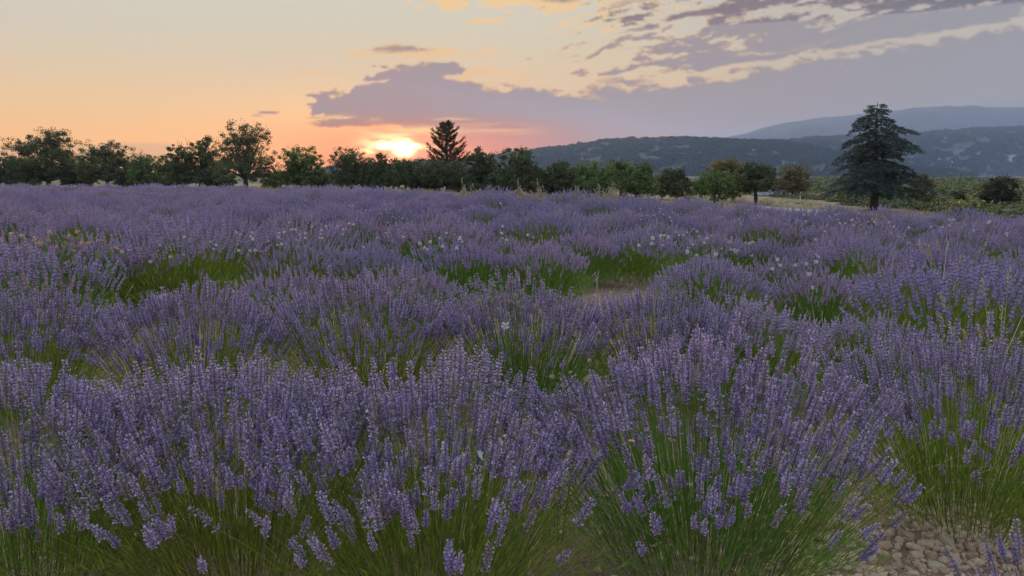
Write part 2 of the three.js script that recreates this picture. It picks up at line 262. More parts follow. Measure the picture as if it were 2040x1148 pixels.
// hills and mountain: ridge heights along the skyline at their real distance
function hills(name, label, dist, depth, ridge, rough, colors, seed, pale) {
  const g = new GB(), nA = 300, nD = 60, az0 = ridge[0][0], az1 = ridge[ridge.length - 1][0], H = (px, d) => {
    const t = d / depth, crest = -slopeAt(interp(ridge, px)) * -1 * dist + EYE, shape = t < 0.55 ? Math.sin(t / 0.55 * Math.PI / 2) ** 1.35 : Math.cos((t - 0.55) / 0.45 * Math.PI / 2) ** 0.8;
    const n = fbm(px / 60 + seed, d / depth * 7 + seed, 5) - 0.5 - 0.55 * Math.abs(fbm(px / 75 + seed * 2, d / depth * 1.6 + seed, 4) - 0.5);
    return (crest + 14) * shape - 14 + n * rough * shape * (1 - 0.8 * Math.exp(-(((t - 0.55) / 0.13) ** 2)));
  };
  for (let j = 0; j <= nD; j++) for (let i = 0; i <= nA; i++) {
    const px = mix(az0, az1, i / nA), d = j / nD * depth, f = dist - depth * 0.55 + d, r = f * (px - 1020) / FOCAL, p = W(r, f, H(px, d) * (j / nD < 0.55 ? 1 : 1));
    const a = fbm(px / 26 + seed * 3, d / depth * 26, 5), b = fbm(px / 70 + seed, d / depth * 9 + 20, 4);
    let c = mix3(colors[0], colors[1], sstep(0.35, 0.65, b)); if (pale) c = mix3(c, colors[2], sstep(0.56, 0.64, a) * pale(px, d / depth));
    g.v(p.x, p.y, p.z, c); if (i && j) { const o = j * (nA + 1) + i; g.quad(o - nA - 2, o - nA - 1, o, o - 1); }
  }
  const m = tag(mesh(name, g.geo(true), new THREE.MeshStandardMaterial({ vertexColors: true, roughness: 1, side: THREE.DoubleSide, name: name + '_cover' })), label, null, null, 'structure');
  return { H, dist, depth, m, az0, az1 };
}
const hillA = hills('hill', 'wooded hill with pale clearings rising behind the middle trees', 1800, 1100, [[560, 348], [640, 344], [780, 334], [930, 322], [1060, 304], [1150, 292], [1250, 279], [1400, 280], [1540, 284], [1600, 293], [1700, 312], [1850, 340], [1950, 352]], 34, [[0.035, 0.055, 0.03], [0.06, 0.075, 0.04], [0.17, 0.165, 0.12]], 3, (px, t) => 0.45 * Math.exp(-(((t - 0.3) / 0.16) ** 2)));
const hillB = hills('hill', 'broad blue wooded hillside with pale rock patches behind the cedar', 2500, 1400, [[1380, 340], [1480, 300], [1560, 286], [1640, 277], [1740, 272], [1860, 267], [1950, 262], [2040, 257], [2300, 250], [2600, 262], [2900, 300]], 60, [[0.03, 0.05, 0.035], [0.05, 0.07, 0.045], [0.25, 0.235, 0.21]], 11, (px, t) => sstep(1780, 1900, px) * (Math.exp(-(((t - 0.16) / 0.07) ** 2)) + 0.9 * Math.exp(-(((t - 0.34) / 0.025) ** 2))) + 0.2);
const hillC = hills('mountain', 'long hazy grey mountain on the right horizon fading into the sky', 4200, 1900, [[1300, 330], [1430, 279], [1520, 252], [1600, 237], [1700, 227], [1800, 216], [1880, 213], [1950, 214], [2040, 212], [2250, 222], [2500, 250], [2800, 320]], 70, [[0.06, 0.07, 0.06], [0.09, 0.09, 0.085], [0.2, 0.2, 0.2]], 23, null);
{
  // woods on the hills: nobody could count them
  const g = new GB(), r = rng(5); for (let k = 0; k < 34; k++) { const d = dirTo(r); d.y = Math.abs(d.y) * 0.9 + 0.1; const p = d.clone().multiplyScalar(0.62); const s = dirTo(r); g.leaf(p, d, s, 0.55, 0.3, [1, 1, 1].map(v => v * (0.75 + r() * 0.5))); }
  const geo = g.geo();
  for (const [h, count, size, name, label] of [[hillA, 15000, 5.2, 'hillside_wood', 'dark woods covering the wooded hill and its ridge'], [hillB, 14000, 7.5, 'hillside_wood', 'blue green woods covering the broad hillside behind the cedar']]) {
    const inst = new THREE.InstancedMesh(geo, new THREE.MeshStandardMaterial({ vertexColors: true, color: 0xffffff, roughness: 1, side: THREE.DoubleSide, name: 'far_foliage' }), count), m = new THREE.Matrix4(), q = new THREE.Quaternion(), up = new THREE.Vector3(0, 1, 0);
    let k = 0; while (k < count) {
      const px = mix(h.az0 + 20, h.az1 - 20, r()), ridge = k < count * 0.06, t = ridge ? 0.53 + r() * 0.04 : 0.04 + r() * 0.52, d = t * h.depth, f = h.dist - h.depth * 0.55 + d;
      if (!ridge && fbm(px / 22 + 8, t * 24 + h.dist, 4) > 0.53 + 0.1 * r()) continue;
      const s = size * (0.5 + 0.7 * r()) * (ridge && r() < 0.3 ? 1.2 : 1); q.setFromAxisAngle(up, r() * 6.28);
      m.compose(W(f * (px - 1020) / FOCAL, f, h.H(px, d) + s * 0.1), q, new THREE.Vector3(s * (0.7 + 0.5 * r()), s * (0.8 + 0.6 * r()), s * (0.7 + 0.5 * r()))); inst.setMatrixAt(k, m);
      const tn = 0.7 + 0.6 * r(); inst.setColorAt(k, new THREE.Color().setRGB(0.045 * tn, 0.065 * tn, 0.035 * tn)); k++;
    }
    inst.name = numbered(name); tag(inst, label, null, null, 'stuff'); scene.add(inst);
  }
}

// ------------------------------------------------------------------ trees
function leafTone(r, c, spread = 0.35) { const t = 1 - spread + 2 * spread * r(); return [c[0] * t * (0.9 + 0.25 * r()), c[1] * t, c[2] * t * (0.8 + 0.4 * r())]; }
const OAK = [0.115, 0.14, 0.055], OAKG = [0.15, 0.22, 0.06], OAKY = [0.22, 0.2, 0.06], BARK = [0.075, 0.055, 0.042];
function broadTree(o) {
  const r = rng(o.seed), st = standAt(o.px, o.base), m = st.f / FOCAL, half = o.w * 0.56 * m, H = EYE + st.f * slopeAt(o.top) - st.y;
  const root = base(o.name || 'oak_tree', W(st.r, st.f, st.y), r() * 6.28); tag(root, o.label, o.cat || 'tree', o.group || 'trees along the far edge of the field');
  const bark = new GB(), crown = new GB(), clear = (o.clear ?? 0.2) * H, cy = clear + (H - clear) * 0.5, ry = (H - clear) * 0.5;
  const tone = o.color || OAK, lobes = [], nl = o.lobes || 15, cols = t => BARK;
  for (let k = 0; k < nl; k++) { const a = k * 2.4 + r(), v = (k + 0.5) / nl * 2 - 1, hs = v > 0 ? Math.sqrt(Math.max(0, 1 - v * v * 0.75)) : 1 - 0.12 * v * v; lobes.push({ p: new THREE.Vector3(Math.cos(a) * half * 0.66 * hs * (0.45 + 0.75 * r()), cy + v * ry * 0.66 + (r() - 0.5) * ry * 0.42, Math.sin(a) * half * 0.66 * hs * (0.45 + 0.75 * r())), q: half * (0.27 + 0.2 * r()), t: 0.75 + 0.5 * r() }); }
  lobes.push({ p: new THREE.Vector3(0, cy, 0), q: half * 0.55, t: 0.8 }, { p: new THREE.Vector3((r() - 0.5) * half * 0.5, H - half * 0.3, (r() - 0.5) * half * 0.5), q: half * 0.32, t: 1 });
  for (let k = 0; k < 7; k++) { const a = k / 7 * 6.283 + r(); lobes.push({ p: new THREE.Vector3(Math.cos(a) * half * 0.62, clear + half * (0.26 + 0.2 * r()), Math.sin(a) * half * 0.62), q: half * (0.3 + 0.1 * r()), t: 0.75 + 0.4 * r() }); }
  const fork = new THREE.Vector3((r() - 0.5) * 0.2, clear * 0.9 + 0.1 * H, (r() - 0.5) * 0.2), tr = (o.trunk || 0.034) * H + 0.03, trunks = o.trunks || 1;
  for (let t = 0; t < trunks; t++) { const fx = trunks > 1 ? (t / (trunks - 1) - 0.5) * half * 1.1 : 0, b0 = new THREE.Vector3(fx * 1.1, -0.1, (r() - 0.5) * half * 0.4 * (trunks > 1)); bark.tube([b0, b0.clone().lerp(fork, 0.5).add(new THREE.Vector3(fx * 0.5 + (r() - 0.5) * 0.12, 0, (r() - 0.5) * 0.12)), new THREE.Vector3(fork.x + fx * 0.7, fork.y, fork.z), new THREE.Vector3(fork.x + fx * 0.5, cy, fork.z)], q => tr / Math.sqrt(trunks) * (1.25 - 0.75 * q), 7, cols); }
  for (const l of lobes) bark.tube([fork, fork.clone().lerp(l.p, 0.55).add(new THREE.Vector3(0, 0.08 * H * (r() - 0.3), 0)), l.p], q => tr * 0.5 * (1 - 0.85 * q) + 0.006, 5, cols);
  const size = (o.leaf || 1.15) * m * 1.9, dens = o.dens ?? 1;
  const put = (p, t) => { const d = dirTo(r); d.y = d.y * 0.7 - 0.1; d.normalize(); const s = dirTo(r).cross(d).normalize(), q = size * (0.6 + 0.8 * r()); crown.leaf(p, d, s, q * 1.05, q * 0.46, leafTone(r, tone, 0.3).map(v => v * t)); };
  for (const l of lobes) {                                        // leaf clusters with air between them
    const n = Math.round(dens * 860 * (l.q / half / 0.4) ** 2), nc = 15;
    for (let c = 0; c < nc; c++) { const d = dirTo(r), q = Math.pow(r(), 0.4) * l.q, cp = new THREE.Vector3(l.p.x + d.x * q, l.p.y + d.y * q * 0.85, l.p.z + d.z * q), cr = l.q * (0.16 + 0.2 * r()), tn = l.t * (0.8 + 0.4 * r()); if (cp.y > H) cp.y = H - 0.04 * half;
      for (let k = 0; k < n / nc; k++) { const e = dirTo(r).multiplyScalar(cr * Math.pow(r(), 0.6)); put(cp.clone().add(e.setY(e.y * 0.75)), tn); } }
  }
  for (let k = 0; k < 84; k++) {                                  // sprays that break the outline
    const l = lobes[Math.floor(r() * lobes.length)], d = dirTo(r); d.y = Math.abs(d.y) * 0.9 - 0.15; const c = l.p.clone().addScaledVector(d, l.q * (0.9 + 0.6 * r() * r())); if (c.y > H) c.y = H - 0.05 * half * r();
    bark.tube([l.p, c], q => 0.018 * (1 - q) * H / 4 + 0.004, 3, cols);
    const n = Math.round(34 * dens), rr = half * (0.1 + 0.08 * r()); for (let j = 0; j < n; j++) { const e = dirTo(r).multiplyScalar(rr * Math.cbrt(r())); put(c.clone().add(e), l.t); }
  }
  if (o.twigs) for (let k = 0; k < o.twigs; k++) { const b = new THREE.Vector3((r() - 0.5) * half * 0.7, H - half * 0.5, (r() - 0.5) * half * 0.7); bark.tube([b, b.clone().add(new THREE.Vector3((r() - 0.5) * 0.3, 0.6, 0)), b.clone().add(new THREE.Vector3((r() - 0.5) * 0.7, 1.0 + 0.5 * r(), (r() - 0.5) * 0.4))], q => 0.022 * (1 - q) + 0.009, 4, () => [0.12, 0.09, 0.07]); }
  mesh('trunk', bark.geo(true), M.bark, root); mesh('crown', crown.geo(), M.leaf, root);
  return root;
}
const TREES = [
  { px: -6, w: 92, top: 300, base: 375, seed: 1, clear: 0.04, label: 'dark bushy tree cut off by the left edge of the photo' },
  { px: 96, w: 140, top: 262, base: 375, seed: 2, clear: 0.03, lobes: 19, dens: 1.6, color: OAK, label: 'broad green oak with domed crown, second tree from the left' },
  { px: 214, w: 104, top: 280, base: 376, seed: 3, clear: 0.06, label: 'rounded dark oak right of the broad green oak at far left' },
  { px: 303, w: 92, top: 304, base: 376, seed: 4, clear: 0.05, dens: 0.75, color: OAKG, label: 'low loose green tree before the pale cloud bank on the left' },
  { px: 366, w: 64, top: 284, base: 378, seed: 5, clear: 0.10, dens: 0.55, twigs: 5, label: 'slim sparse tree with bare dead twigs above its crown' },
  { px: 408, w: 82, top: 272, base: 378, seed: 6, clear: 0.07, trunks: 2, label: 'forked oak leaning against the tallest oak from the left' },
  { px: 492, w: 136, top: 246, base: 380, seed: 7, clear: 0.09, lobes: 17, label: 'tallest broad oak on the left with sky showing under its crown' },
  { px: 600, w: 92, top: 292, base: 379, seed: 8, clear: 0.05, color: OAKG, label: 'rounded oak standing alone just right of the tallest oak' },
  { px: 700, w: 100, top: 294, base: 380, seed: 9, clear: 0.03, label: 'rounded oak standing left of the setting sun' },
  { px: 762, w: 42, top: 304, base: 381, seed: 10, clear: 0.09, dens: 0.6, label: 'narrow thin tree between the round oak and the sun' },
  { px: 810, w: 92, top: 318, base: 382, seed: 11, clear: 0.14, trunks: 5, label: 'low oak with several stems right below the setting sun' },
  { px: 884, w: 106, top: 322, base: 383, seed: 12, clear: 0.11, trunks: 4, label: 'low wide oak in front of the tall pine' },
  { px: 962, w: 66, top: 292, base: 385, seed: 13, clear: 0.06, label: 'pointed oak just right of the tall pine' },
  { px: 1034, w: 94, top: 297, base: 390, seed: 14, clear: 0.05, label: 'tall dense oak where the wooded hill meets the trees' },
  { px: 1116, w: 80, top: 322, base: 392, seed: 15, clear: 0.04, label: 'dense dark green oak behind the tall pale weeds' },
  { px: 1186, w: 96, top: 321, base: 394, seed: 16, clear: 0.04, color: OAKG, label: 'bright green bushy oak under the left part of the wooded hill' },
  { px: 1268, w: 88, top: 326, base: 399, seed: 17, clear: 0.07, color: OAKG, label: 'green oak with a low rounded crown, right of the bushy bright oak' },
  { px: 1236, w: 66, top: 320, base: 393, seed: 27, clear: 0.11, label: 'oak on a bare thin trunk behind the two green oaks' },
  { px: 1342, w: 84, top: 338, base: 399, seed: 18, clear: 0.08, trunks: 2, label: 'low oak on two short trunks in the middle of the right tree row' },
  { px: 1448, w: 78, top: 317, base: 401, seed: 19, clear: 0.26, color: OAKY, trunks: 2, label: 'yellowish oak rising behind the front oak of the right row' },
  { px: 1424, w: 92, top: 342, base: 406, seed: 20, clear: 0.22, color: OAKG, label: 'wide low green oak in front of the yellowish oak' },
  { px: 1504, w: 80, top: 321, base: 408, seed: 21, clear: 0.27, label: 'dark oak on a clear trunk ending the right tree row' },
  { px: 1577, w: 74, top: 328, base: 395, seed: 22, clear: 0.10, dens: 0.5, color: [0.17, 0.15, 0.065], label: 'small thin olive brown tree beside the stone heap' },
];
for (const t of TREES) broadTree(t);
for (const [px, w, top, base, label] of [
  [40, 70, 318, 374, 'low dark shrub between the left edge tree and the broad green oak'], [158, 60, 322, 375, 'low shrub between the broad green oak and the rounded dark oak at left'], [262, 56, 320, 375, 'low shrub left of the low loose green tree'], [340, 60, 326, 376, 'low shrub between the loose green tree and the slim tree with twigs'], [438, 60, 318, 377, 'low shrub at the left foot of the tallest oak'],
  [552, 56, 338, 377, 'small low shrub in the gap right of the tallest oak'], [648, 44, 346, 379, 'lowest shrub in the pale gap left of the sun'], [735, 46, 330, 380, 'low shrub between the round oak and the narrow thin tree'], [848, 70, 332, 381, 'low shrub between the two many stemmed oaks below the sun'], [925, 64, 336, 383, 'low shrub at the right foot of the tall pine'], [1000, 60, 334, 386, 'low shrub left of the tall dense oak'], [1076, 64, 336, 389, 'low shrub between the tall dense oak and the dark green oak'], [1150, 56, 336, 391, 'low shrub left of the bright green bushy oak'],
]) broadTree({ px, w, top, base: base - 1, seed: px + 7, clear: 0, lobes: 9, color: px % 3 ? OAK : OAKG, name: 'shrub', label, cat: 'shrub', group: 'low shrubs between the oaks' });
for (const t of [
  { px: 1834, w: 52, top: 347, base: 411, seed: 31, clear: 0.02, color: [0.15, 0.14, 0.04], label: 'upright yellow green shrub right of the cedar' },
  { px: 1908, w: 30, top: 382, base: 415, seed: 32, clear: 0.1, color: [0.12, 0.11, 0.045], label: 'smallest dark shrub beside the track at right' },
  { px: 1986, w: 74, top: 350, base: 416, seed: 33, clear: 0.1, color: [0.06, 0.075, 0.03], label: 'dark rounded shrub near the right edge beyond the track' },
  { px: 966, w: 60, top: 370, base: 389, seed: 34, clear: 0.00, color: [0.05, 0.08, 0.025], label: 'low dark bush at the foot of the pointed oak' },
]) broadTree({ ...t, name: 'shrub', cat: 'shrub', group: 'shrubs at the edge of the field', lobes: 8 });

// cedar: level drooping boughs with hanging sprays
{
  const r = rng(90), st = standAt(1737, 421), m = st.f / FOCAL, H = EYE + st.f * slopeAt(200) - st.y;
  const root = base('cedar_tree', W(st.r, st.f, st.y)); tag(root, 'tall dark blue green cedar standing alone beside the track', 'cedar tree');
  const bark = new GB(), tw = new GB(), cr = new GB(), prof = [[0.08, 60], [0.14, 86], [0.24, 97], [0.36, 104], [0.44, 80], [0.52, 74], [0.6, 80], [0.68, 88], [0.74, 72], [0.82, 50], [0.88, 42], [0.93, 24], [0.97, 15], [1, 5]], tc = [0.06, 0.05, 0.045];
  const spine = t => new THREE.Vector3(0.10 * Math.sin(t * 5), t * H * 0.985, 0.08 * Math.sin(t * 4 + 1));
  bark.tube([0, 0.03, 0.1, 0.25, 0.5, 0.75, 0.9, 1].map(t => { const p = spine(t); if (t === 0) p.y = -0.1; return p; }), t => [0.34, 0.26, 0.235, 0.2, 0.13, 0.07, 0.035, 0.012][Math.round(t * 7)], 9, () => tc);
  const nb = 76;
  for (let k = 0; k < nb; k++) {
    const t = 0.15 + 0.84 * Math.pow(k / nb, 1.0) + (r() - 0.5) * 0.03, a = k * 2.39996 + r() * 0.5, L = interp(prof, t) * m * (0.48 + 0.6 * r()) * (k % 9 === 4 ? 1.14 : 1), s = spine(t), d = new THREE.Vector3(Math.cos(a), 0, Math.sin(a)), across = new THREE.Vector3(-d.z, 0, d.x);
    const up = 0.06 + 0.24 * r(), droop = t > 0.93 ? 0.12 : t < 0.26 ? 0.2 + 0.12 * r() : 0.24 + 0.24 * r(), pts = []; for (let j = 0; j <= 6; j++) { const q = j / 6; pts.push(new THREE.Vector3(s.x + d.x * L * q + across.x * L * 0.08 * Math.sin(q * 3 + k), s.y + L * (up * q - droop * q * q * q), s.z + d.z * L * q + across.z * L * 0.08 * Math.sin(q * 3 + k))); }
    tw.tube(pts, q => (0.05 * (1 - t) + 0.016) * (1 - 0.8 * q), 5, () => tc);
    const ns = Math.max(7, Math.round(L / m / 2.9)), tone = 0.75 + 0.5 * r();
    for (let j = 0; j < ns; j++) {
      const q = 0.1 + 0.9 * (j + r()) / ns, idx = Math.min(5, Math.floor(q * 6)), p = pts[idx].clone().lerp(pts[idx + 1], q * 6 - idx), side = j % 2 ? 1 : -1, sl = L * 0.3 * (1.05 - q * 0.75) * (0.6 + 0.6 * r()) + 0.12;
      const e = p.clone().addScaledVector(across, side * sl).addScaledVector(d, sl * 0.55); e.y -= sl * (0.22 + 0.35 * r());
      tw.tube([p, e], z => 0.012 * (1 - z) + 0.004, 3, () => tc);
      const nt = Math.round(9 + sl * 22);
      for (let z = 0; z < nt; z++) { const c = p.clone().lerp(e, Math.sqrt(r())).add(new THREE.Vector3((r() - 0.5) * 0.1, (r() - 0.62) * 0.16, (r() - 0.5) * 0.1)), dd = new THREE.Vector3(d.x * 0.6 + across.x * side + (r() - 0.5) * 1.5, -0.5 + (r() - 0.5), d.z * 0.6 + across.z * side + (r() - 0.5) * 1.5).normalize(), ss = dirTo(r).cross(dd).normalize(); cr.leaf(c, dd, ss, 0.12 + 0.09 * r(), 0.018 + 0.012 * r(), leafTone(r, [0.055, 0.092, 0.072], 0.35).map(v => v * tone)); }
    }
  }
  mesh('trunk', bark.geo(true), M.bark, root); mesh('bough', tw.geo(true), M.bark, root, 'stuff'); mesh('crown', cr.geo(), M.leaf, root);
}
// pine by the sun: boughs turned up at their ends
{
  const r = rng(91), st = standAt(891, 381), m = st.f / FOCAL, H = EYE + st.f * slopeAt(242) - st.y;
  const root = base('pine_tree', W(st.r, st.f, st.y)); tag(root, 'tall conical pine right beside the setting sun', 'pine tree');
  const bark = new GB(), tw = new GB(), cr = new GB(), prof = [[0.2, 38], [0.36, 44], [0.5, 41], [0.65, 34], [0.8, 27], [0.92, 17], [1, 6]];
  bark.tube([0, 0.3, 0.6, 0.85, 0.97].map(t => new THREE.Vector3(0.05 * Math.sin(t * 6), t * H - (t ? 0 : 0.1), 0)), t => 0.17 * (1 - 0.92 * t) + 0.01, 8, () => BARK);
  const nb = 96;
  for (let k = 0; k < nb; k++) {
    const t = 0.2 + 0.78 * k / nb, a = k * 2.39996 + r() * 0.4, L = interp(prof, t) * m * (0.6 + 0.5 * r()), d = new THREE.Vector3(Math.cos(a), 0, Math.sin(a)), pts = [];
    for (let j = 0; j <= 5; j++) { const q = j / 5; pts.push(new THREE.Vector3(d.x * L * q, t * H - 0.02 * L + L * (-0.12 * q + 0.5 * q * q * q), d.z * L * q)); }
    tw.tube(pts, q => 0.03 * (1 - t * 0.6) * (1 - 0.75 * q) + 0.004, 4, () => BARK);
    const n = Math.round(46 + L * 95);
    for (let j = 0; j < n; j++) { const q = 0.14 + 0.86 * Math.pow(r(), 0.7), i = Math.min(4, Math.floor(q * 5)), p = pts[i].clone().lerp(pts[i + 1], q * 5 - i).add(new THREE.Vector3((r() - 0.5) * 0.22, (r() - 0.3) * 0.16, (r() - 0.5) * 0.22)), dd = new THREE.Vector3(d.x + (r() - 0.5) * 1.6, 0.7 + r() * 0.8, d.z + (r() - 0.5) * 1.6).normalize(); cr.leaf(p, dd, dirTo(r).cross(dd).normalize(), 0.14 + 0.1 * r(), 0.02, leafTone(r, [0.085, 0.065, 0.03], 0.3)); }
  }
  mesh('trunk', bark.geo(true), M.bark, root); mesh('bough', tw.geo(true), M.bark, root, 'stuff'); mesh('crown', cr.geo(), M.leaf, root);
}
// scrub on the land beyond the track and behind the left trees
{
  const r = rng(12), g = new GB();
  for (let k = 0; k < 230; k++) { const d = dirTo(r); d.y = Math.abs(d.y); const q = 0.62 + 0.42 * r() * (0.6 + vnoise(d.x * 2 + 9, d.z * 2 + 5)), p = new THREE.Vector3(d.x * q, d.y * q * 0.85, d.z * q), dd = dirTo(r); g.leaf(p, dd, dirTo(r).cross(dd).normalize(), 0.22, 0.075, [1, 1, 1].map(() => 0.7 + 0.6 * r())); }
  const n = 5200, inst = new THREE.InstancedMesh(g.geo(), new THREE.MeshPhysicalMaterial({ vertexColors: true, color: 0xffffff, roughness: 0.8, transmission: 0.25, thickness: 0, side: THREE.DoubleSide, name: 'scrub_leaf' }), n), m = new THREE.Matrix4(), q = new THREE.Quaternion(), up = new THREE.Vector3(0, 1, 0);
  let k = 0; while (k < n) {
    const right = r() < 0.72, px = right ? mix(1480, 2500, r()) : mix(-500, 1480, r()), f = right ? 32 + 760 * r() ** 2.2 : 105 + 900 * r() ** 1.6, a = f * (px - 1020) / FOCAL; if (roadDist(a, f) < 4 || (right && f < interp([[1480, 80], [1640, 66], [1740, 52], [1900, 44], [2040, 37], [2500, 30]], px))) continue;
    if (!right && fbm(a / 50 + 7, f / 90, 3) < 0.48) continue;
    const s = (0.7 + 1.3 * r() * r()) * (f > 150 ? 1.7 : 1) * (f < 62 ? 0.8 : 1); q.setFromAxisAngle(up, r() * 6.28); m.compose(W(a, f, groundY(a, f) - 0.1), q, new THREE.Vector3(s * (0.8 + 0.5 * r()), s * (0.6 + 0.5 * r()), s * (0.8 + 0.5 * r()))); inst.setMatrixAt(k, m);
    const t = 0.7 + 0.6 * r(), y = r(); inst.setColorAt(k, new THREE.Color().setRGB((0.085 + 0.075 * y) * t, (0.125 + 0.04 * y) * t, 0.045 * t)); k++;
  }
  inst.name = 'scrub'; tag(inst, 'low green scrub covering the land beyond the track', null, null, 'stuff'); inst.castShadow = inst.receiveShadow = true; scene.add(inst);
}
// heap of grey stones, bank of red earth, white marker post
{
  const r = rng(64), root = base('stone_heap', W(...(s => [s.r, s.f, s.y])(standAt(1560, 392)))); tag(root, 'heap of grey limestone rocks behind the small thin tree', 'stone heap'); root.rotation.y = -TURN;
  const q = new THREE.IcosahedronGeometry(1, 1), pp = q.attributes.position; for (let i = 0; i < pp.count; i++) { const s = 0.75 + 0.5 * vnoise(pp.getX(i) * 1.5 + 30, pp.getY(i) * 1.5 + pp.getZ(i) + 30); pp.setXYZ(i, pp.getX(i) * s, clamp(pp.getY(i) * s, -0.6, 0.7), pp.getZ(i) * s); } q.deleteAttribute('uv'); q.computeVertexNormals();
  const ms = [[0.30, 0.31, 0.33], [0.38, 0.38, 0.38], [0.22, 0.23, 0.25]].map(c => new THREE.MeshStandardMaterial({ color: new THREE.Color().setRGB(...c), roughness: 0.95, name: 'grey_limestone' }));
  const st = standAt(1560, 392), half = 62 * st.f / FOCAL;
  for (let k = 0; k < 150; k++) { const x = (r() * 2 - 1), lz = (r() - 0.5) * 2.4, top = 0.75 * (1 - x * x * 0.6) * (1 - Math.abs(lz) / 1.6), y = top * r(), s = 0.1 + 0.2 * r() * r(); const o = mesh('rock', q, ms[k % 3], root); o.position.set(lz, y + 0.05, x * half); o.rotation.set(r() * 3, r() * 6, r() * 3); o.scale.set(s * 1.3, s * 0.8, s); }
}
function mound(name, label, px, y, wpx, hpx, col, seed) {
  const st = standAt(px, y), half = wpx / 2 * st.f / FOCAL, H = hpx * st.f / FOCAL, g = new GB(), n = 44, uv = [];
  for (let j = 0; j <= 16; j++) for (let i = 0; i <= n; i++) { const u = i / n * 2 - 1, v = j / 16 * 2 - 1, e = Math.max(0, 1 - u * u) * Math.max(0, 1 - v * v), x = u * half, z = v * 1.6, hh = H * Math.pow(e, 0.7) * (0.6 + 0.7 * fbm(u * 4 + seed, v * 3 + seed, 4)) - 0.04, p = W(st.r + x, st.f + z, 0); p.y = groundY(st.r + x, st.f + z) + hh; g.v(p.x, p.y, p.z, mix3(col, [0.32, 0.26, 0.13], sstep(0.5, 0.7, fbm(u * 9, v * 7 + seed, 3)))); uv.push(p.x / 1.2, p.z / 1.2); if (i && j) { const o = j * (n + 1) + i; g.quad(o - n - 2, o - 1, o, o - n - 1); } }
  const geo = g.geo(true); geo.setAttribute('uv', new THREE.Float32BufferAttribute(uv, 2)); tag(mesh(name, geo, new THREE.MeshStandardMaterial({ vertexColors: true, roughness: 0.97, bumpMap: grain, bumpScale: 0.05, side: THREE.DoubleSide, name: 'earth' })), label, null, null, 'structure');
}
mound('earth_bank', 'low bank of reddish earth beside the track left of the cedar', 1650, 396, 150, 15, [0.42, 0.24, 0.14], 4);
mound('earth_bank', 'reddish earth bank beside the track at the right edge', 2080, 422, 150, 14, [0.42, 0.26, 0.16], 14);
{
  const st = standAt(1594, 401), root = base('marker_post', W(st.r, st.f, st.y)); tag(root, 'short pale marker post beside the track near the red bank', 'post');
  const g = new GB(), c = [0.62, 0.6, 0.56], k = 0.035; g.tube([0, 0.2, 0.5, 0.53].map(y => new THREE.Vector3(0, y - 0.04, 0)), t => t > 0.9 ? 0.02 : k, 8, () => c); mesh('post', g.geo(true), M.stone, root);
  const h = new GB(); h.tube([0.5, 0.51, 0.56, 0.57].map(y => new THREE.Vector3(0, y - 0.04, 0)), t => t === 0 || t === 1 ? 0.022 : 0.045, 8, () => [0.3, 0.25, 0.22]); mesh('cap', h.geo(true), M.stone, root);
}

// ------------------------------------------------------------------ lavender
const CALYX = [0.40, 0.315, 0.455], COROLLA = [0.62, 0.51, 0.73], STEM = [0.16, 0.21, 0.075];
function octa(g, p, d, len, wid, c) {                             // one small calyx
  const u = new THREE.Vector3(Math.abs(d.y) > 0.9 ? 1 : 0, Math.abs(d.y) > 0.9 ? 0 : 1, 0).cross(d).normalize(), v = new THREE.Vector3().crossVectors(d, u);
  const a = g.v(p.x, p.y, p.z, c), e = g.v(p.x + d.x * len, p.y + d.y * len, p.z + d.z * len, c), k = len * 0.6, q = [];
  for (let s = 0; s < 4; s++) { const x = Math.cos(s * 1.5708) * wid, y = Math.sin(s * 1.5708) * wid; q.push(g.v(p.x + d.x * k + u.x * x + v.x * y, p.y + d.y * k + u.y * x + v.y * y, p.z + d.z * k + u.z * x + v.z * y, c)); }
  for (let s = 0; s < 4; s++) { g.tri(a, q[(s + 1) % 4], q[s]); g.tri(e, q[s], q[(s + 1) % 4]); }
}
function spikeNear(seed) {                                        // a spike of whorls along +y, about 7 cm
  const r = rng(seed), g = new GB(), n = 7 + Math.floor(r() * 3), L = 0.058 + 0.018 * r(), low = r() < 0.5;
  g.tube([new THREE.Vector3(0, -0.02, 0), new THREE.Vector3(0, L, 0)], () => 0.0014, 3, () => STEM);
  for (let w = 0; w < n; w++) {
    const t = w / (n - 1), y = (low && w === 0) ? -0.014 : L * t * 0.95, fat = (1 - 0.55 * t * t) * (0.85 + 0.3 * r()), m = Math.round(7 - 2 * t);
    for (let k = 0; k < m; k++) {
      const a = k / m * 6.283 + w * 0.5 + r() * 0.4, tilt = 0.55 + 0.35 * r(), d = new THREE.Vector3(Math.cos(a) * Math.cos(tilt), Math.sin(tilt), Math.sin(a) * Math.cos(tilt)), p = new THREE.Vector3(Math.cos(a) * 0.0015, y + (r() - 0.5) * 0.003, Math.sin(a) * 0.0015);
      octa(g, p, d, (0.0085 + 0.002 * r()) * fat, 0.0024 * fat, leafTone(r, CALYX, 0.25));
      if (r() < 0.42) { const e = p.clone().addScaledVector(d, 0.0085 * fat); for (let z = 0; z < 2; z++) { const dd = dirTo(r).multiplyScalar(0.5).add(d).normalize(); g.leaf(e, dd, dirTo(r).cross(dd).normalize(), 0.0055, 0.0024, leafTone(r, COROLLA, 0.22)); } }
    }
  }
  return g;
}
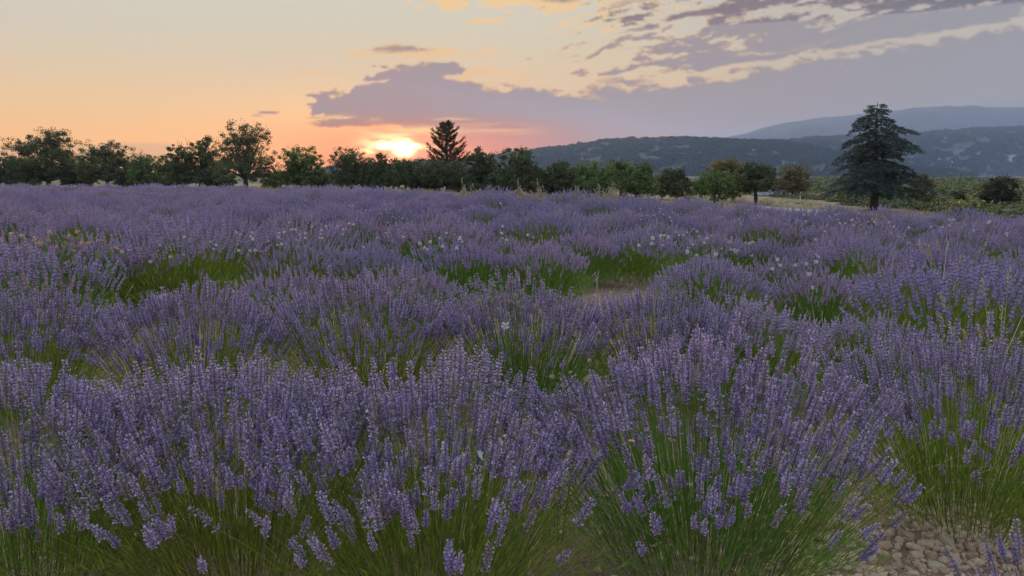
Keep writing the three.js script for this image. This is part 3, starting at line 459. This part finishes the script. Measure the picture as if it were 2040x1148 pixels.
function spikeMid(seed, sides = 5, rings = 7) {
  const r = rng(seed), g = new GB(), L = 0.062 + 0.014 * r(); let prev = null;
  for (let k = 0; k <= rings; k++) {
    const t = k / rings, bump = k % 2 ? 1 : 0.5, rad = k === rings ? 0.001 : 0.0082 * (1 - 0.45 * t * t) * bump, ring = [];
    for (let s = 0; s < sides; s++) { const a = (s + (k % 2) * 0.5) / sides * 6.283, q = rad * (0.7 + 0.6 * r()); ring.push(g.v(Math.cos(a) * q, L * t + (r() - 0.5) * 0.003, Math.sin(a) * q, leafTone(r, mix3(CALYX, COROLLA, 0.35 * r() + (bump > 0.9 ? 0.15 : 0)), 0.2))); }
    if (prev) for (let s = 0; s < sides; s++) g.quad(prev[s], ring[s], ring[(s + 1) % sides], prev[(s + 1) % sides]); prev = ring;
  }
  return g;
}
const nearSpikes = [11, 12, 13, 14, 15, 16, 17].map(s => spikeNear(s)), nearGeo = nearSpikes.map(g => g.geo());
const midSpikes = [21, 22, 23].map(s => spikeMid(s)), farSpikes = [31, 32].map(s => spikeMid(s, 4, 3));
const UP = new THREE.Vector3(0, 1, 0);
function bushShape(seed, o) {                                     // stems and leaves, and where the spikes sit
  const r = rng(seed), g = new GB(), spikes = [], H = o.H, lean = o.lean || [0, 0], n = o.stems, gcol = (o.green || [0.105, 0.185, 0.04]).map((v, i) => v * [2.9, 2.6, 0.8][i]);
  for (let k = 0; k < n; k++) {
    const u = (k + r()) / n, tf = Math.acos(1 - (k % (o.fine ? 7 : 10) ? Math.pow(u, 1.05) * 0.62 : 0.5 + 0.45 * r())) * (0.9 + 0.14 * r()), ph = k * 2.39996 + r() * 0.6, sf = Math.sin(tf), th = tf * 0.5, sth = Math.sin(th), clump = 0.84 + 0.32 * vnoise(Math.cos(ph) * 1.7 + 9 + seed, Math.sin(ph) * 1.7 + th * 1.5 + 9);
    const L = H * (1.0 - 0.13 * sf) * (0.88 + 0.2 * r()) * clump, d = new THREE.Vector3(Math.cos(ph) * sth + lean[0] + (r() - 0.5) * 0.22, Math.cos(th) + 0.12, Math.sin(ph) * sth + lean[1] + (r() - 0.5) * 0.22).normalize(), rb = 0.36 * H / 0.8 * sf * (0.5 + 0.6 * r()), b = new THREE.Vector3(Math.cos(ph) * rb, 0.02, Math.sin(ph) * rb), sag = 0.16 * sth * L * (0.4 + 0.9 * r());
    const pt = s => new THREE.Vector3(b.x + d.x * L * s, Math.max(0.03, b.y + d.y * L * s - sag * s * s * s), b.z + d.z * L * s);
    const c = leafTone(r, mix3(STEM, gcol, 0.25 + r() * 0.6), 0.2), pts = o.fine ? [pt(0.12), pt(0.45), pt(0.75), pt(1)] : [pt(0.3), pt(0.7), pt(1)];
    g.tube(pts, t => (o.fine ? 0.0016 : 0.0024) * (1 - 0.35 * t) * (o.thick || 1), 3, () => c);
    const e = pts[pts.length - 1], dir = e.clone().sub(pt(0.85)).normalize().addScaledVector(UP, 0.1 + 0.5 * r()).normalize(); spikes.push({ p: e, d: dir, s: (0.75 + 0.5 * r()) * (o.spike || 1), face: d });
  }
  const nl = o.leaves;
  for (let k = 0; k < nl; k++) {                                  // narrow leaves, thick in the lower half
    const tf = Math.acos(1 - r() * 0.98), ph = r() * 6.283, sf = Math.sin(tf), th = tf * 0.72, q = H * (0.04 + 0.72 * Math.pow(r(), 0.62)) * (1 - 0.2 * sf), sth = Math.sin(th), clump = 0.82 + 0.36 * vnoise(Math.cos(ph) * 2.5 + 3 + seed, Math.sin(ph) * 2.5 + th * 2 + 3), rad = new THREE.Vector3(Math.cos(ph) * sth + lean[0] * 0.6, Math.cos(th) + 0.1, Math.sin(ph) * sth + lean[1] * 0.6).normalize();
    const rb = 0.3 * H / 0.8 * sf * (0.5 + 0.6 * r()), p = rad.clone().multiplyScalar(q * clump); p.x += Math.cos(ph) * rb; p.z += Math.sin(ph) * rb; if (p.y < 0.01) continue; const d = rad.clone().addScaledVector(dirTo(r), 0.38).addScaledVector(UP, 0.22).normalize(), len = (o.fine ? 0.07 : 0.11) * (0.6 + 0.8 * r());
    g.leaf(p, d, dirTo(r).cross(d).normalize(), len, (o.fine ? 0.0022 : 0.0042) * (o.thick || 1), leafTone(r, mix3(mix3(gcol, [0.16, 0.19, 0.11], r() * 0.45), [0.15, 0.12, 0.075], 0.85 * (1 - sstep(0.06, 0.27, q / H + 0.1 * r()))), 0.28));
  }
  return { g, spikes };
}
function spikeMatrix(s, r, out = new THREE.Matrix4()) { const q = new THREE.Quaternion().setFromUnitVectors(UP, s.d).multiply(new THREE.Quaternion().setFromAxisAngle(UP, r() * 6.28)); return out.compose(s.p, q, new THREE.Vector3(s.s * 1.12, s.s * (0.95 + 0.25 * r()), s.s * 1.12)); }
function nearBush(r0, f0, seed, o, label) {
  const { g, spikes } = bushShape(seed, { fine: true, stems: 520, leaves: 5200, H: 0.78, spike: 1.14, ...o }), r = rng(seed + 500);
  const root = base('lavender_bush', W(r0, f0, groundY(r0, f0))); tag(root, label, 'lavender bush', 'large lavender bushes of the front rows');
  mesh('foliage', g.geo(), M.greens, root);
  const view = W(-r0, -f0, 0.9).normalize(), order = spikes.map((s, i) => [s.p.dot(view) + (s.p.y > 0.3 ? 0.15 : 0), i]).sort((a, b) => b[0] - a[0]), rest = [];
  order.forEach(([, i], k) => {
    const s = spikes[i], mt = spikeMatrix(s, r);
    if (k < 295) { const m = mesh('flower_spike', nearGeo[Math.floor(r() * nearGeo.length)], r() < 0.13 ? M.faded : r() < 0.5 ? M.bloom : M.bloomB, root); mt.decompose(m.position, m.quaternion, m.scale); } else rest.push(mt.clone());
  });
  if (rest.length > 8) { const b = new THREE.InstancedMesh(nearGeo[seed % nearGeo.length], M.bloom, rest.length); rest.forEach((m, i) => b.setMatrixAt(i, m)); b.name = 'bloom'; b.userData.kind = 'stuff'; b.castShadow = b.receiveShadow = true; root.add(b); }
  return root;
}
nearBush(-1.85, 2.78, 1, { lean: [-0.02, 0.04] }, 'tall lavender bush filling the bottom left corner');
nearBush(-1.08, 2.86, 9, { green: [0.13, 0.18, 0.03] }, 'lavender bush at bottom between the corner bush and the big pale flowered one');
nearBush(-0.3, 2.78, 2, { H: 0.79, stems: 600, green: [0.12, 0.19, 0.03] }, 'big pale flowered lavender bush at bottom, left of the centre');
nearBush(0.8, 3.0, 3, { H: 0.84, stems: 640, leaves: 6000, green: [0.085, 0.18, 0.045] }, 'widest lavender bush at bottom right of centre, sprawling towards the stony gap');
nearBush(2.2, 3.55, 4, { H: 0.83, stems: 600, leaves: 6000, green: [0.12, 0.2, 0.03] }, 'lavender bush with bright green base above the stony gap at right');
nearBush(1.83, 2.36, 5, { H: 0.36, stems: 64, leaves: 420, spike: 1.15 }, 'small young lavender at the bottom right corner in front of stones');
nearBush(1.08, 5.4, 11, { H: 0.74, green: [0.11, 0.17, 0.035] }, 'lavender bush in the second row right of the centre, just behind the widest front bush');
nearBush(0.1, 5.2, 6, { H: 0.78, green: [0.08, 0.17, 0.04] }, 'lavender bush in the second row with dark hollow before it, near the centre');
nearBush(-0.95, 5.1, 7, { H: 0.8, green: [0.12, 0.17, 0.03] }, 'lavender bush in the second row behind the big pale front bush');
nearBush(-2.05, 4.95, 10, { H: 0.77, green: [0.12, 0.18, 0.035] }, 'lavender bush in the second row, next to the one at the left edge');
nearBush(-3.15, 4.8, 8, { H: 0.78, green: [0.125, 0.19, 0.03] }, 'lavender bush with bright green base at the left edge, second row');

// the rows behind: six kinds of bush, each planted many times
function midBush(seed, o, spikeSet) {
  const { g, spikes } = bushShape(seed, o), r = rng(seed + 900), b = new GB(), m = new THREE.Matrix4();
  spikes.forEach((s, k) => b.add(spikeSet[k % spikeSet.length], spikeMatrix(s, r, m), [0.9 + 0.2 * r(), 0.9 + 0.2 * r(), 0.92 + 0.16 * r()]));
  return { foliage: g, bloom: b };
}
const KINDS = []; for (let k = 0; k < 6; k++) KINDS.push(midBush(60 + k, { H: 0.78 + 0.05 * (k % 3), stems: 460, leaves: 3000, spike: 1.25, green: [[0.11, 0.19, 0.035], [0.085, 0.17, 0.04], [0.12, 0.18, 0.03]][k % 3] }, midSpikes));
const FAR = []; for (let k = 0; k < 3; k++) FAR.push(midBush(80 + k, { H: 0.8, stems: 330, leaves: 500, spike: 1.65, thick: 1.7 }, farSpikes));
const SPOTS = [], hollows = [[-0.28, 7.6], [-2.75, 7.2], [3.2, 8.9], [1.2, 9.4], [-5, 10]];
{
  const r = rng(2024);
  for (let row = 1; row < 32; row++) {
    const step = row < 3 ? 1.08 : 1.0, z0 = 3.0 + (row < 3 ? 2.25 * row : 4.5 + (row - 2) * 1.82);
    for (let k = -40; k <= 40; k++) {
      const a = (k + 0.45 * (row % 2)) * step + (r() - 0.5) * 0.34, f = z0 + 0.17 * a + (r() - 0.5) * 0.4, skip = r(); if (f < 3.6 || Math.abs(a) > f * 0.74 + 1.2 || !inField(a, f)) continue;
      if (row === 1 && a < 1.5) continue;                         // the second row's left part stands above, one by one
      if (hollows.some(([x, z]) => Math.hypot(a - x, f - z) < 0.62) || skip < 0.055) continue;
      SPOTS.push({ a, f, k: Math.floor(r() * 6), turn: r() * 6.28, s: 0.72 + 0.42 * r() });
    }
  }
  SPOTS.sort((p, q) => p.f - q.f);
  const tints = [[1, 1, 1], [1.06, 0.99, 0.95], [0.86, 0.9, 0.96], [1.04, 1.05, 0.96], [0.93, 0.88, 0.97], [1.05, 1.0, 1.0]].map(t => { const m = M.bloom.clone(); m.color = new THREE.Color().setRGB(...t.map(v => v * 0.92)); return m; });
  const protos = KINDS.map((K, i) => { const g = new THREE.Group(); mesh('foliage', K.foliage.geo(), M.greens, g); mesh('bloom', K.bloom.geo(), tints[i], g, 'stuff'); return g; });
  const near = SPOTS.slice(0, 288), far = SPOTS.slice(288);
  let nth = 0; near.filter(s => s.f < 6.9).sort((p, q) => p.a / p.f - q.a / q.f).forEach(s => { s.nth = nth++; });
  const ORD = ['first', 'second', 'third', 'fourth', 'fifth', 'sixth', 'seventh', 'eighth', 'ninth', 'tenth', 'eleventh', 'twelfth', 'thirteenth', 'fourteenth'];
  for (const s of near) {
    const o = protos[s.k].clone(); o.name = numbered('lavender_bush'); o.position.copy(W(s.a, s.f, groundY(s.a, s.f) - 0.02)); o.rotation.y = s.turn; o.scale.setScalar(s.s); scene.add(o);
    tag(o, s.f < 6.9 ? `${ORD[s.nth] || 'last'} from the left of the lavender bushes behind the front rows at right` : s.f < 13 ? 'purple lavender bush in the closely planted rows of the middle field' : 'purple lavender bush in the dense rows towards the far trees', 'lavender bush', s.f < 6.9 ? 'lavender bushes of the second row at right' : s.f < 13 ? 'lavender bushes of the middle field' : 'lavender bushes of the far rows');
  }
  console.log('bushes', SPOTS.length, 'last single', near.length && near[near.length - 1].f);
  if (far.length) {
    const all = FAR.map(K => { const b = new GB(); b.add(K.foliage, new THREE.Matrix4()); b.add(K.bloom, new THREE.Matrix4()); return b.geo(); });
    all.forEach((geo, k) => { const mine = far.filter((_, i) => i % 3 === k), inst = new THREE.InstancedMesh(geo, M.bloom, mine.length), m = new THREE.Matrix4(), q = new THREE.Quaternion(); mine.forEach((s, i) => { q.setFromAxisAngle(UP, s.turn); m.compose(W(s.a, s.f, groundY(s.a, s.f) - 0.02), q, new THREE.Vector3(s.s * 1.15, s.s, s.s * 1.15)); inst.setMatrixAt(i, m); }); inst.name = numbered('lavender_rows'); tag(inst, 'farthest lavender rows merging into a purple band below the trees', null, 'farthest lavender rows', 'stuff'); scene.add(inst); });
  }
}

// ------------------------------------------------------------------ dry grass, weeds, seed heads
function blade(g, p, az, H, out, w, c) { const d = new THREE.Vector3(Math.cos(az), 0, Math.sin(az)), s = new THREE.Vector3(-d.z, 0, d.x); let a = null; for (let k = 0; k <= 4; k++) { const t = k / 4, q = p.clone().addScaledVector(d, out * t * t).add(new THREE.Vector3(0, H * (t - 0.32 * (out / H) * t * t * t), 0)), ww = w * (1 - 0.85 * t), l = g.v(q.x - s.x * ww, q.y, q.z - s.z * ww, c), m = g.v(q.x + s.x * ww, q.y, q.z + s.z * ww, c); if (a) g.quad(a[0], a[1], m, l); a = [l, m]; } }
{
  const r = rng(15), g = new GB(); for (let k = 0; k < 26; k++) blade(g, new THREE.Vector3((r() - 0.5) * 0.3, 0, (r() - 0.5) * 0.3), r() * 6.28, 0.3 + 0.3 * r(), 0.05 + 0.22 * r(), 0.006, [1, 1, 1].map(v => v * (0.75 + 0.5 * r())));
  const n = 9000, inst = new THREE.InstancedMesh(g.geo(), new THREE.MeshPhysicalMaterial({ vertexColors: true, color: 0xffffff, roughness: 0.85, transmission: 0.3, thickness: 0, side: THREE.DoubleSide, name: 'dry_grass_blade' }), n), m = new THREE.Matrix4(), q = new THREE.Quaternion(); let k = 0;
  while (k < n) {
    const px = mix(-160, 2300, r()), e = interp(EDGE, px), f = e - 0.3 + (r() < 0.55 ? 5 : 44) * r() ** 1.4, a = f * (px - 1020) / FOCAL; if (roadDist(a, f) < 1.75 + 0.3 * r() || f > 95) continue;
    const s = 0.65 + 0.6 * r(), y = fbm(a / 7, f / 7, 3); q.setFromAxisAngle(UP, r() * 6.28); m.compose(W(a, f, groundY(a, f)), q, new THREE.Vector3(s * 1.3, s * (0.6 + 0.6 * y) * (px > 1480 ? 0.45 : 1), s * 1.3)); inst.setMatrixAt(k, m);
    const green = sstep(0.55, 0.66, y); inst.setColorAt(k, new THREE.Color().setRGB(mix(0.46, 0.16, green), mix(0.36, 0.19, green), mix(0.2, 0.06, green))); k++;
  }
  inst.name = 'dry_grass'; tag(inst, 'straw coloured dry grass between the lavender, the track and the trees', null, null, 'stuff'); inst.castShadow = inst.receiveShadow = true; scene.add(inst);
}
function atHeight(px, y, hh) { const f = clamp((EYE - hh) / -slopeAt(y), 2, 60), r = f * sideAt(px, y); return { r, f, y: groundY(r, f) }; }
const STRAW = [0.62, 0.5, 0.3];
function dryTuft(px, y, h, n, label, opt = {}) {                  // a clump of dry grass whose foot is hidden among the bushes
  const r = rng(px + y), st = opt.foot > 900 ? standAt(px, opt.foot) : atHeight(px, y, h * 0.84), root = base('grass_tuft', W(st.r, st.f, st.y)), g = new GB(), hd = new GB(); tag(root, label, 'dry grass', 'clumps of dry grass among the lavender');
  for (let k = 0; k < n; k++) { const az = r() * 6.28, H = h * (0.7 + 0.4 * r()), out = H * (opt.out || 0.35) * (0.4 + r()); const c = leafTone(r, opt.color || STRAW, 0.25), p = new THREE.Vector3((r() - 0.5) * 0.14, 0, (r() - 0.5) * 0.14); blade(g, p, az, H, out, 0.0034 * (opt.w || 1), c);
    if (r() < (opt.heads ?? 0.5)) { const e = p.clone().add(new THREE.Vector3(Math.cos(az) * out, H * (1 - 0.32 * out / H), Math.sin(az) * out)); for (let j = 0; j < 9; j++) { const d = new THREE.Vector3(Math.cos(az) * 0.6 + (r() - 0.5), 0.3 + r() * 0.6 - 0.5 * (out / H), Math.sin(az) * 0.6 + (r() - 0.5)).normalize(); octa(hd, e.clone().add(new THREE.Vector3(-Math.cos(az) * out * 0.14 * j / 9, -H * 0.1 * j / 9, -Math.sin(az) * out * 0.14 * j / 9)), d, 0.016 * (opt.hs || 1), 0.003 * (opt.hs || 1), leafTone(r, [0.55, 0.45, 0.27], 0.2)); } } }
  mesh('blades', g.geo(), M.straw, root, 'stuff'); if (hd.i.length) mesh('seed_heads', hd.geo(), M.straw, root, 'stuff');
  return root;
}
dryTuft(1742, 905, 0.62, 26, 'arching straw grass left of the bright green bush above the stones', { out: 0.75, foot: 1050 });
dryTuft(1650, 880, 0.55, 46, 'pale dry grass clump growing through the right side of the widest front bush', { out: 0.5, foot: 1060, heads: 0.2 });
dryTuft(1180, 1000, 0.5, 10, 'few bent straw blades at the bottom centre between two front bushes', { out: 0.9, foot: 1115 });
dryTuft(640, 600, 0.75, 34, 'dry grass clump in the dark gap of the left middle field', { out: 0.6, foot: 700 });
dryTuft(1190, 560, 0.85, 30, 'dry grass clump in the middle of the field right of the seed heads', { out: 0.5, foot: 650 });
dryTuft(1000, 640, 0.62, 60, 'pale straw patch between the bushes just below the seed heads', { out: 0.7, foot: 700, heads: 0.2 });
dryTuft(1640, 580, 0.85, 26, 'dry grass clump among the lavender at right of the middle', { out: 0.5, foot: 660 });
dryTuft(110, 580, 0.95, 34, 'rusty brown dry weed among the lavender on the left', { out: 0.4, foot: 690, color: [0.4, 0.22, 0.13], w: 1.5 });
dryTuft(1890, 470, 1.15, 22, 'tall upright straw grass in the far right field', { out: 0.25, foot: 506, w: 2.2, hs: 2.2, heads: 0.9 });
dryTuft(1760, 480, 1.0, 40, 'reddish dry patch of grass in the right part of the field', { out: 0.4, foot: 512, w: 2, color: [0.45, 0.28, 0.18] });
dryTuft(2010, 570, 1.1, 14, 'tall pale oat stalks at the right edge of the middle field', { out: 0.3, foot: 640, w: 1.6, hs: 1.9, heads: 1, color: [0.5, 0.44, 0.28] });
dryTuft(300, 720, 0.78, 9, 'long curved straw blades in the gap at left', { out: 1.0, foot: 950 });
dryTuft(415, 590, 0.95, 7, 'upright green straw stalks beside the gap in the left field', { out: 0.2, foot: 700, color: [0.3, 0.32, 0.12] });

function seedHeads(px, y, n, foot, size, spread, label, opt = {}) {
  const hh = opt.hh || (y < 500 ? 0.96 : 0);
  // a plant with round pale heads on thin stalks
  const r = rng(px * 3 + y), st = hh ? atHeight(px, y, hh) : standAt(px, foot), top = EYE + st.f * slopeAt(y) - st.y, root = base('seed_head_plant', W(st.r, st.f, st.y)), g = new GB(); tag(root, label, 'wild flower', 'plants with round pale seed heads');
  const hm = new GB(), c0 = opt.color || [0.62, 0.52, 0.42]; for (let k = 0; k < 34; k++) { const d = dirTo(r); hm.leaf(d.clone().multiplyScalar(0.25), d, dirTo(r).cross(d).normalize(), 0.78, 0.22, leafTone(r, c0, 0.18)); } octa(hm, new THREE.Vector3(0, -0.4, 0), UP, 0.8, 0.4, c0.map(v => v * 0.8)); const geo = hm.geo();
  for (let k = 0; k < n; k++) {
    const a = r() * 6.28, q = spread * Math.sqrt(r()), e = new THREE.Vector3(Math.cos(a) * q, top * (0.84 + 0.2 * r()), Math.sin(a) * q), b = new THREE.Vector3(e.x * 0.2, 0, e.z * 0.2);
    g.tube([b, b.clone().lerp(e, 0.5).add(new THREE.Vector3(0, 0.05, 0)), e], () => 0.0016 * (opt.w || 1), 3, () => [0.2, 0.24, 0.09]);
    const m = mesh('seed_head', geo, M.petal, root); m.position.copy(e); m.scale.setScalar(size * (0.7 + 0.5 * r())); m.rotation.set(r() * 3, r() * 3, 0);
  }
  for (let k = 0; k < (opt.leaves || 0); k++) { const d = dirTo(r); d.y = Math.abs(d.y) + 0.3; d.normalize(); const p = new THREE.Vector3((r() - 0.5) * spread * 1.4, top * (0.5 + 0.42 * r()), (r() - 0.5) * spread * 1.4); g.leaf(p, d, dirTo(r).cross(d).normalize(), 0.14, 0.02, leafTone(r, [0.13, 0.2, 0.06], 0.3)); }
  mesh('stalks', g.geo(), M.greens, root, 'stuff'); return root;
}
seedHeads(112, 466, 16, 498, 0.026, 0.42, 'plant with large round pinkish seed heads on green leaves at left', { color: [0.7, 0.5, 0.38], leaves: 120, w: 2 });
seedHeads(150, 492, 9, 520, 0.022, 0.4, 'plant with pinkish seed heads just in front of the larger one at left', { color: [0.62, 0.4, 0.3], leaves: 40, w: 2 });
seedHeads(1005, 590, 20, 690, 0.017, 0.26, 'plant with small yellow green seed heads beside the dark hollow at the centre', { color: [0.42, 0.42, 0.24], hh: 0.84 });
seedHeads(1003, 622, 1, 705, 0.03, 0.02, 'single white round flower head below the seed heads at the centre', { color: [0.75, 0.74, 0.74], hh: 0.8 });
seedHeads(1110, 745, 9, 815, 0.013, 0.25, 'plant with tiny cream heads over the dark hollow behind the widest front bush', { color: [0.5, 0.48, 0.3], hh: 0.74 });
seedHeads(1580, 532, 8, 585, 0.02, 0.3, 'plant with white flower heads at the dark gap right of the middle', { color: [0.72, 0.7, 0.7], hh: 0.86 });
{
  const r = rng(808), where = [[1378, 472], [1370, 478], [1545, 478], [640, 448], [470, 470], [520, 464], [330, 480], [760, 425], [745, 412], [655, 455], [960, 408], [1010, 455], [1235, 405], [1398, 466], [1500, 425], [1640, 415], [1700, 425], [1830, 452], [1940, 440], [1660, 436], [305, 390], [180, 375], [120, 370], [430, 395], [920, 470], [780, 470], [1310, 418], [1455, 420], [1280, 425], [590, 402], [550, 470], [1760, 440]];
  const parts = ['left', 'middle', 'right'];
  where.forEach(([px, y]) => seedHeads(px, y, 5 + Math.floor(r() * 7), y + 26 + (y - 345) * 0.22, 0.014 + 0.007 * r(), 0.5, `specks of white flowers in the far lavender, ${px < 680 ? 'left' : px < 1360 ? 'middle' : 'right'} part of the field`, { color: [0.72, 0.68, 0.64], w: 1.5 }).userData.group = `white flower specks in the ${parts[px < 680 ? 0 : px < 1360 ? 1 : 2]} of the field`);
}
// tall pale weeds before the right tree row
{
  const r = rng(606), make = () => { const root = new THREE.Group(), g = new GB(), hd = new GB(), H = 1; for (let k = 0; k < 4; k++) { const a = r() * 6.28, e = new THREE.Vector3(Math.cos(a) * 0.22 * r(), H * (0.75 + 0.3 * r()), Math.sin(a) * 0.22 * r()), c = leafTone(r, [0.46, 0.42, 0.27], 0.2); g.tube([new THREE.Vector3(0, 0, 0), e.clone().multiplyScalar(0.5).setY(e.y * 0.55), e], t => 0.008 * (1 - 0.6 * t), 3, () => c);
    for (let j = 0; j < 26; j++) { const t = 0.52 + 0.5 * r(), p = e.clone().multiplyScalar(t), d = dirTo(r); d.y = Math.abs(d.y) * 0.9 + 0.2; d.normalize(); octa(hd, p, d, 0.075 * (1.25 - t * 0.5), 0.012, leafTone(r, [0.52, 0.47, 0.32], 0.2)); } }
    mesh('stalk', g.geo(), M.straw, root); mesh('seed_heads', hd.geo(), M.straw, root, 'stuff'); return root; };
  const kinds = [make(), make(), make(), make()];
  const tops = [[925, 362], [942, 372], [980, 372], [985, 378], [1036, 364], [1040, 374], [1055, 376], [1066, 372], [1075, 364], [1082, 376], [1010, 382], [1132, 374], [1142, 376], [1156, 374], [1163, 376], [1178, 378], [1190, 376], [1192, 372], [1204, 370], [1210, 372], [1216, 368], [1224, 370], [1230, 372], [1110, 380], [1120, 382], [955, 382], [935, 380], [1095, 384], [1212, 378], [1222, 380]];
  tops.forEach(([px, y], k) => { const f = 22.5 + 4.5 * r(), a = f * sideAt(px, y), gy = groundY(a, f), h = EYE + f * slopeAt(y) - gy, o = kinds[k % 4].clone(); o.name = numbered('tall_weed'); o.position.copy(W(a, f, gy)); o.rotation.y = r() * 6.28; o.scale.set(1.0, h, 1.0); scene.add(o); tag(o, 'tall pale dried weed standing above the lavender before the oaks', 'weed', 'tall pale weeds at the far edge of the field'); });
}
// butterfly and a small orange flower
{
  const f = 2.28, a = f * sideAt(955, 912), y = EYE + f * slopeAt(912), root = base('butterfly', W(a, f, y)); tag(root, 'pale greenish white butterfly resting on a lavender stem at the bottom centre', 'butterfly'); root.rotation.set(0.4, TURN - 0.5, -0.5);
  const c = [0.62, 0.7, 0.64], dk = [0.16, 0.17, 0.17];
  for (const s of [-1, 1]) { const g = new GB(), k = 10, o = g.v(0, 0, 0, c); let prev = null; for (let i = 0; i <= k; i++) { const t = i / k, ang = -0.5 + t * 2.5, rad = 0.021 * (0.75 + 0.3 * Math.sin(t * 6 + 0.6)), p = new THREE.Vector3(Math.sin(s * 0.3) * rad * 0.9, Math.cos(ang - 0.4) * rad, Math.sin(ang - 0.4) * rad), q = g.v(p.x, p.y, p.z, i % 2 ? dk : c); if (prev !== null) g.tri(o, prev, q); prev = q; } mesh('wing', g.geo(), M.petal, root); }
  const b = new GB(); b.tube([0, 0.2, 0.5, 0.8, 1].map(t => new THREE.Vector3(0, -0.001, -0.009 + 0.02 * t)), t => [0.0006, 0.0016, 0.0018, 0.0013, 0.0005][Math.round(t * 4)], 6, () => [0.05, 0.045, 0.04]); mesh('body', b.geo(true), M.bark, root);
}
{
  const f = 2.36, a = f * sideAt(1258, 881), y = EYE + f * slopeAt(881), gy = groundY(a, f), root = base('orange_flower', W(a, f, gy)); tag(root, 'small curled orange flower among the green stems of the widest front bush', 'flower');
  const g = new GB(); g.tube([new THREE.Vector3(0, 0, 0), new THREE.Vector3(0.01, (y - gy) * 0.5, 0.01), new THREE.Vector3(0, y - gy, 0)], () => 0.0014, 4, () => STEM); mesh('stem', g.geo(true), M.greens, root);
  for (let k = 0; k < 9; k++) { const h = new GB(), al = k / 9 * 6.283, d = new THREE.Vector3(Math.cos(al), 0.55, Math.sin(al)).normalize(); h.leaf(new THREE.Vector3(0, y - gy, 0), d, new THREE.Vector3(-Math.sin(al), 0, Math.cos(al)), 0.013, 0.004, [0.85, 0.42, 0.09], 0.001); mesh('petal', h.geo(), M.petal, root); }
  const c = new GB(); octa(c, new THREE.Vector3(0, y - gy - 0.001, 0), UP, 0.006, 0.003, [0.35, 0.13, 0.03]); mesh('flower_centre', c.geo(), M.petal, root);
}
renderer.render(scene, camera);
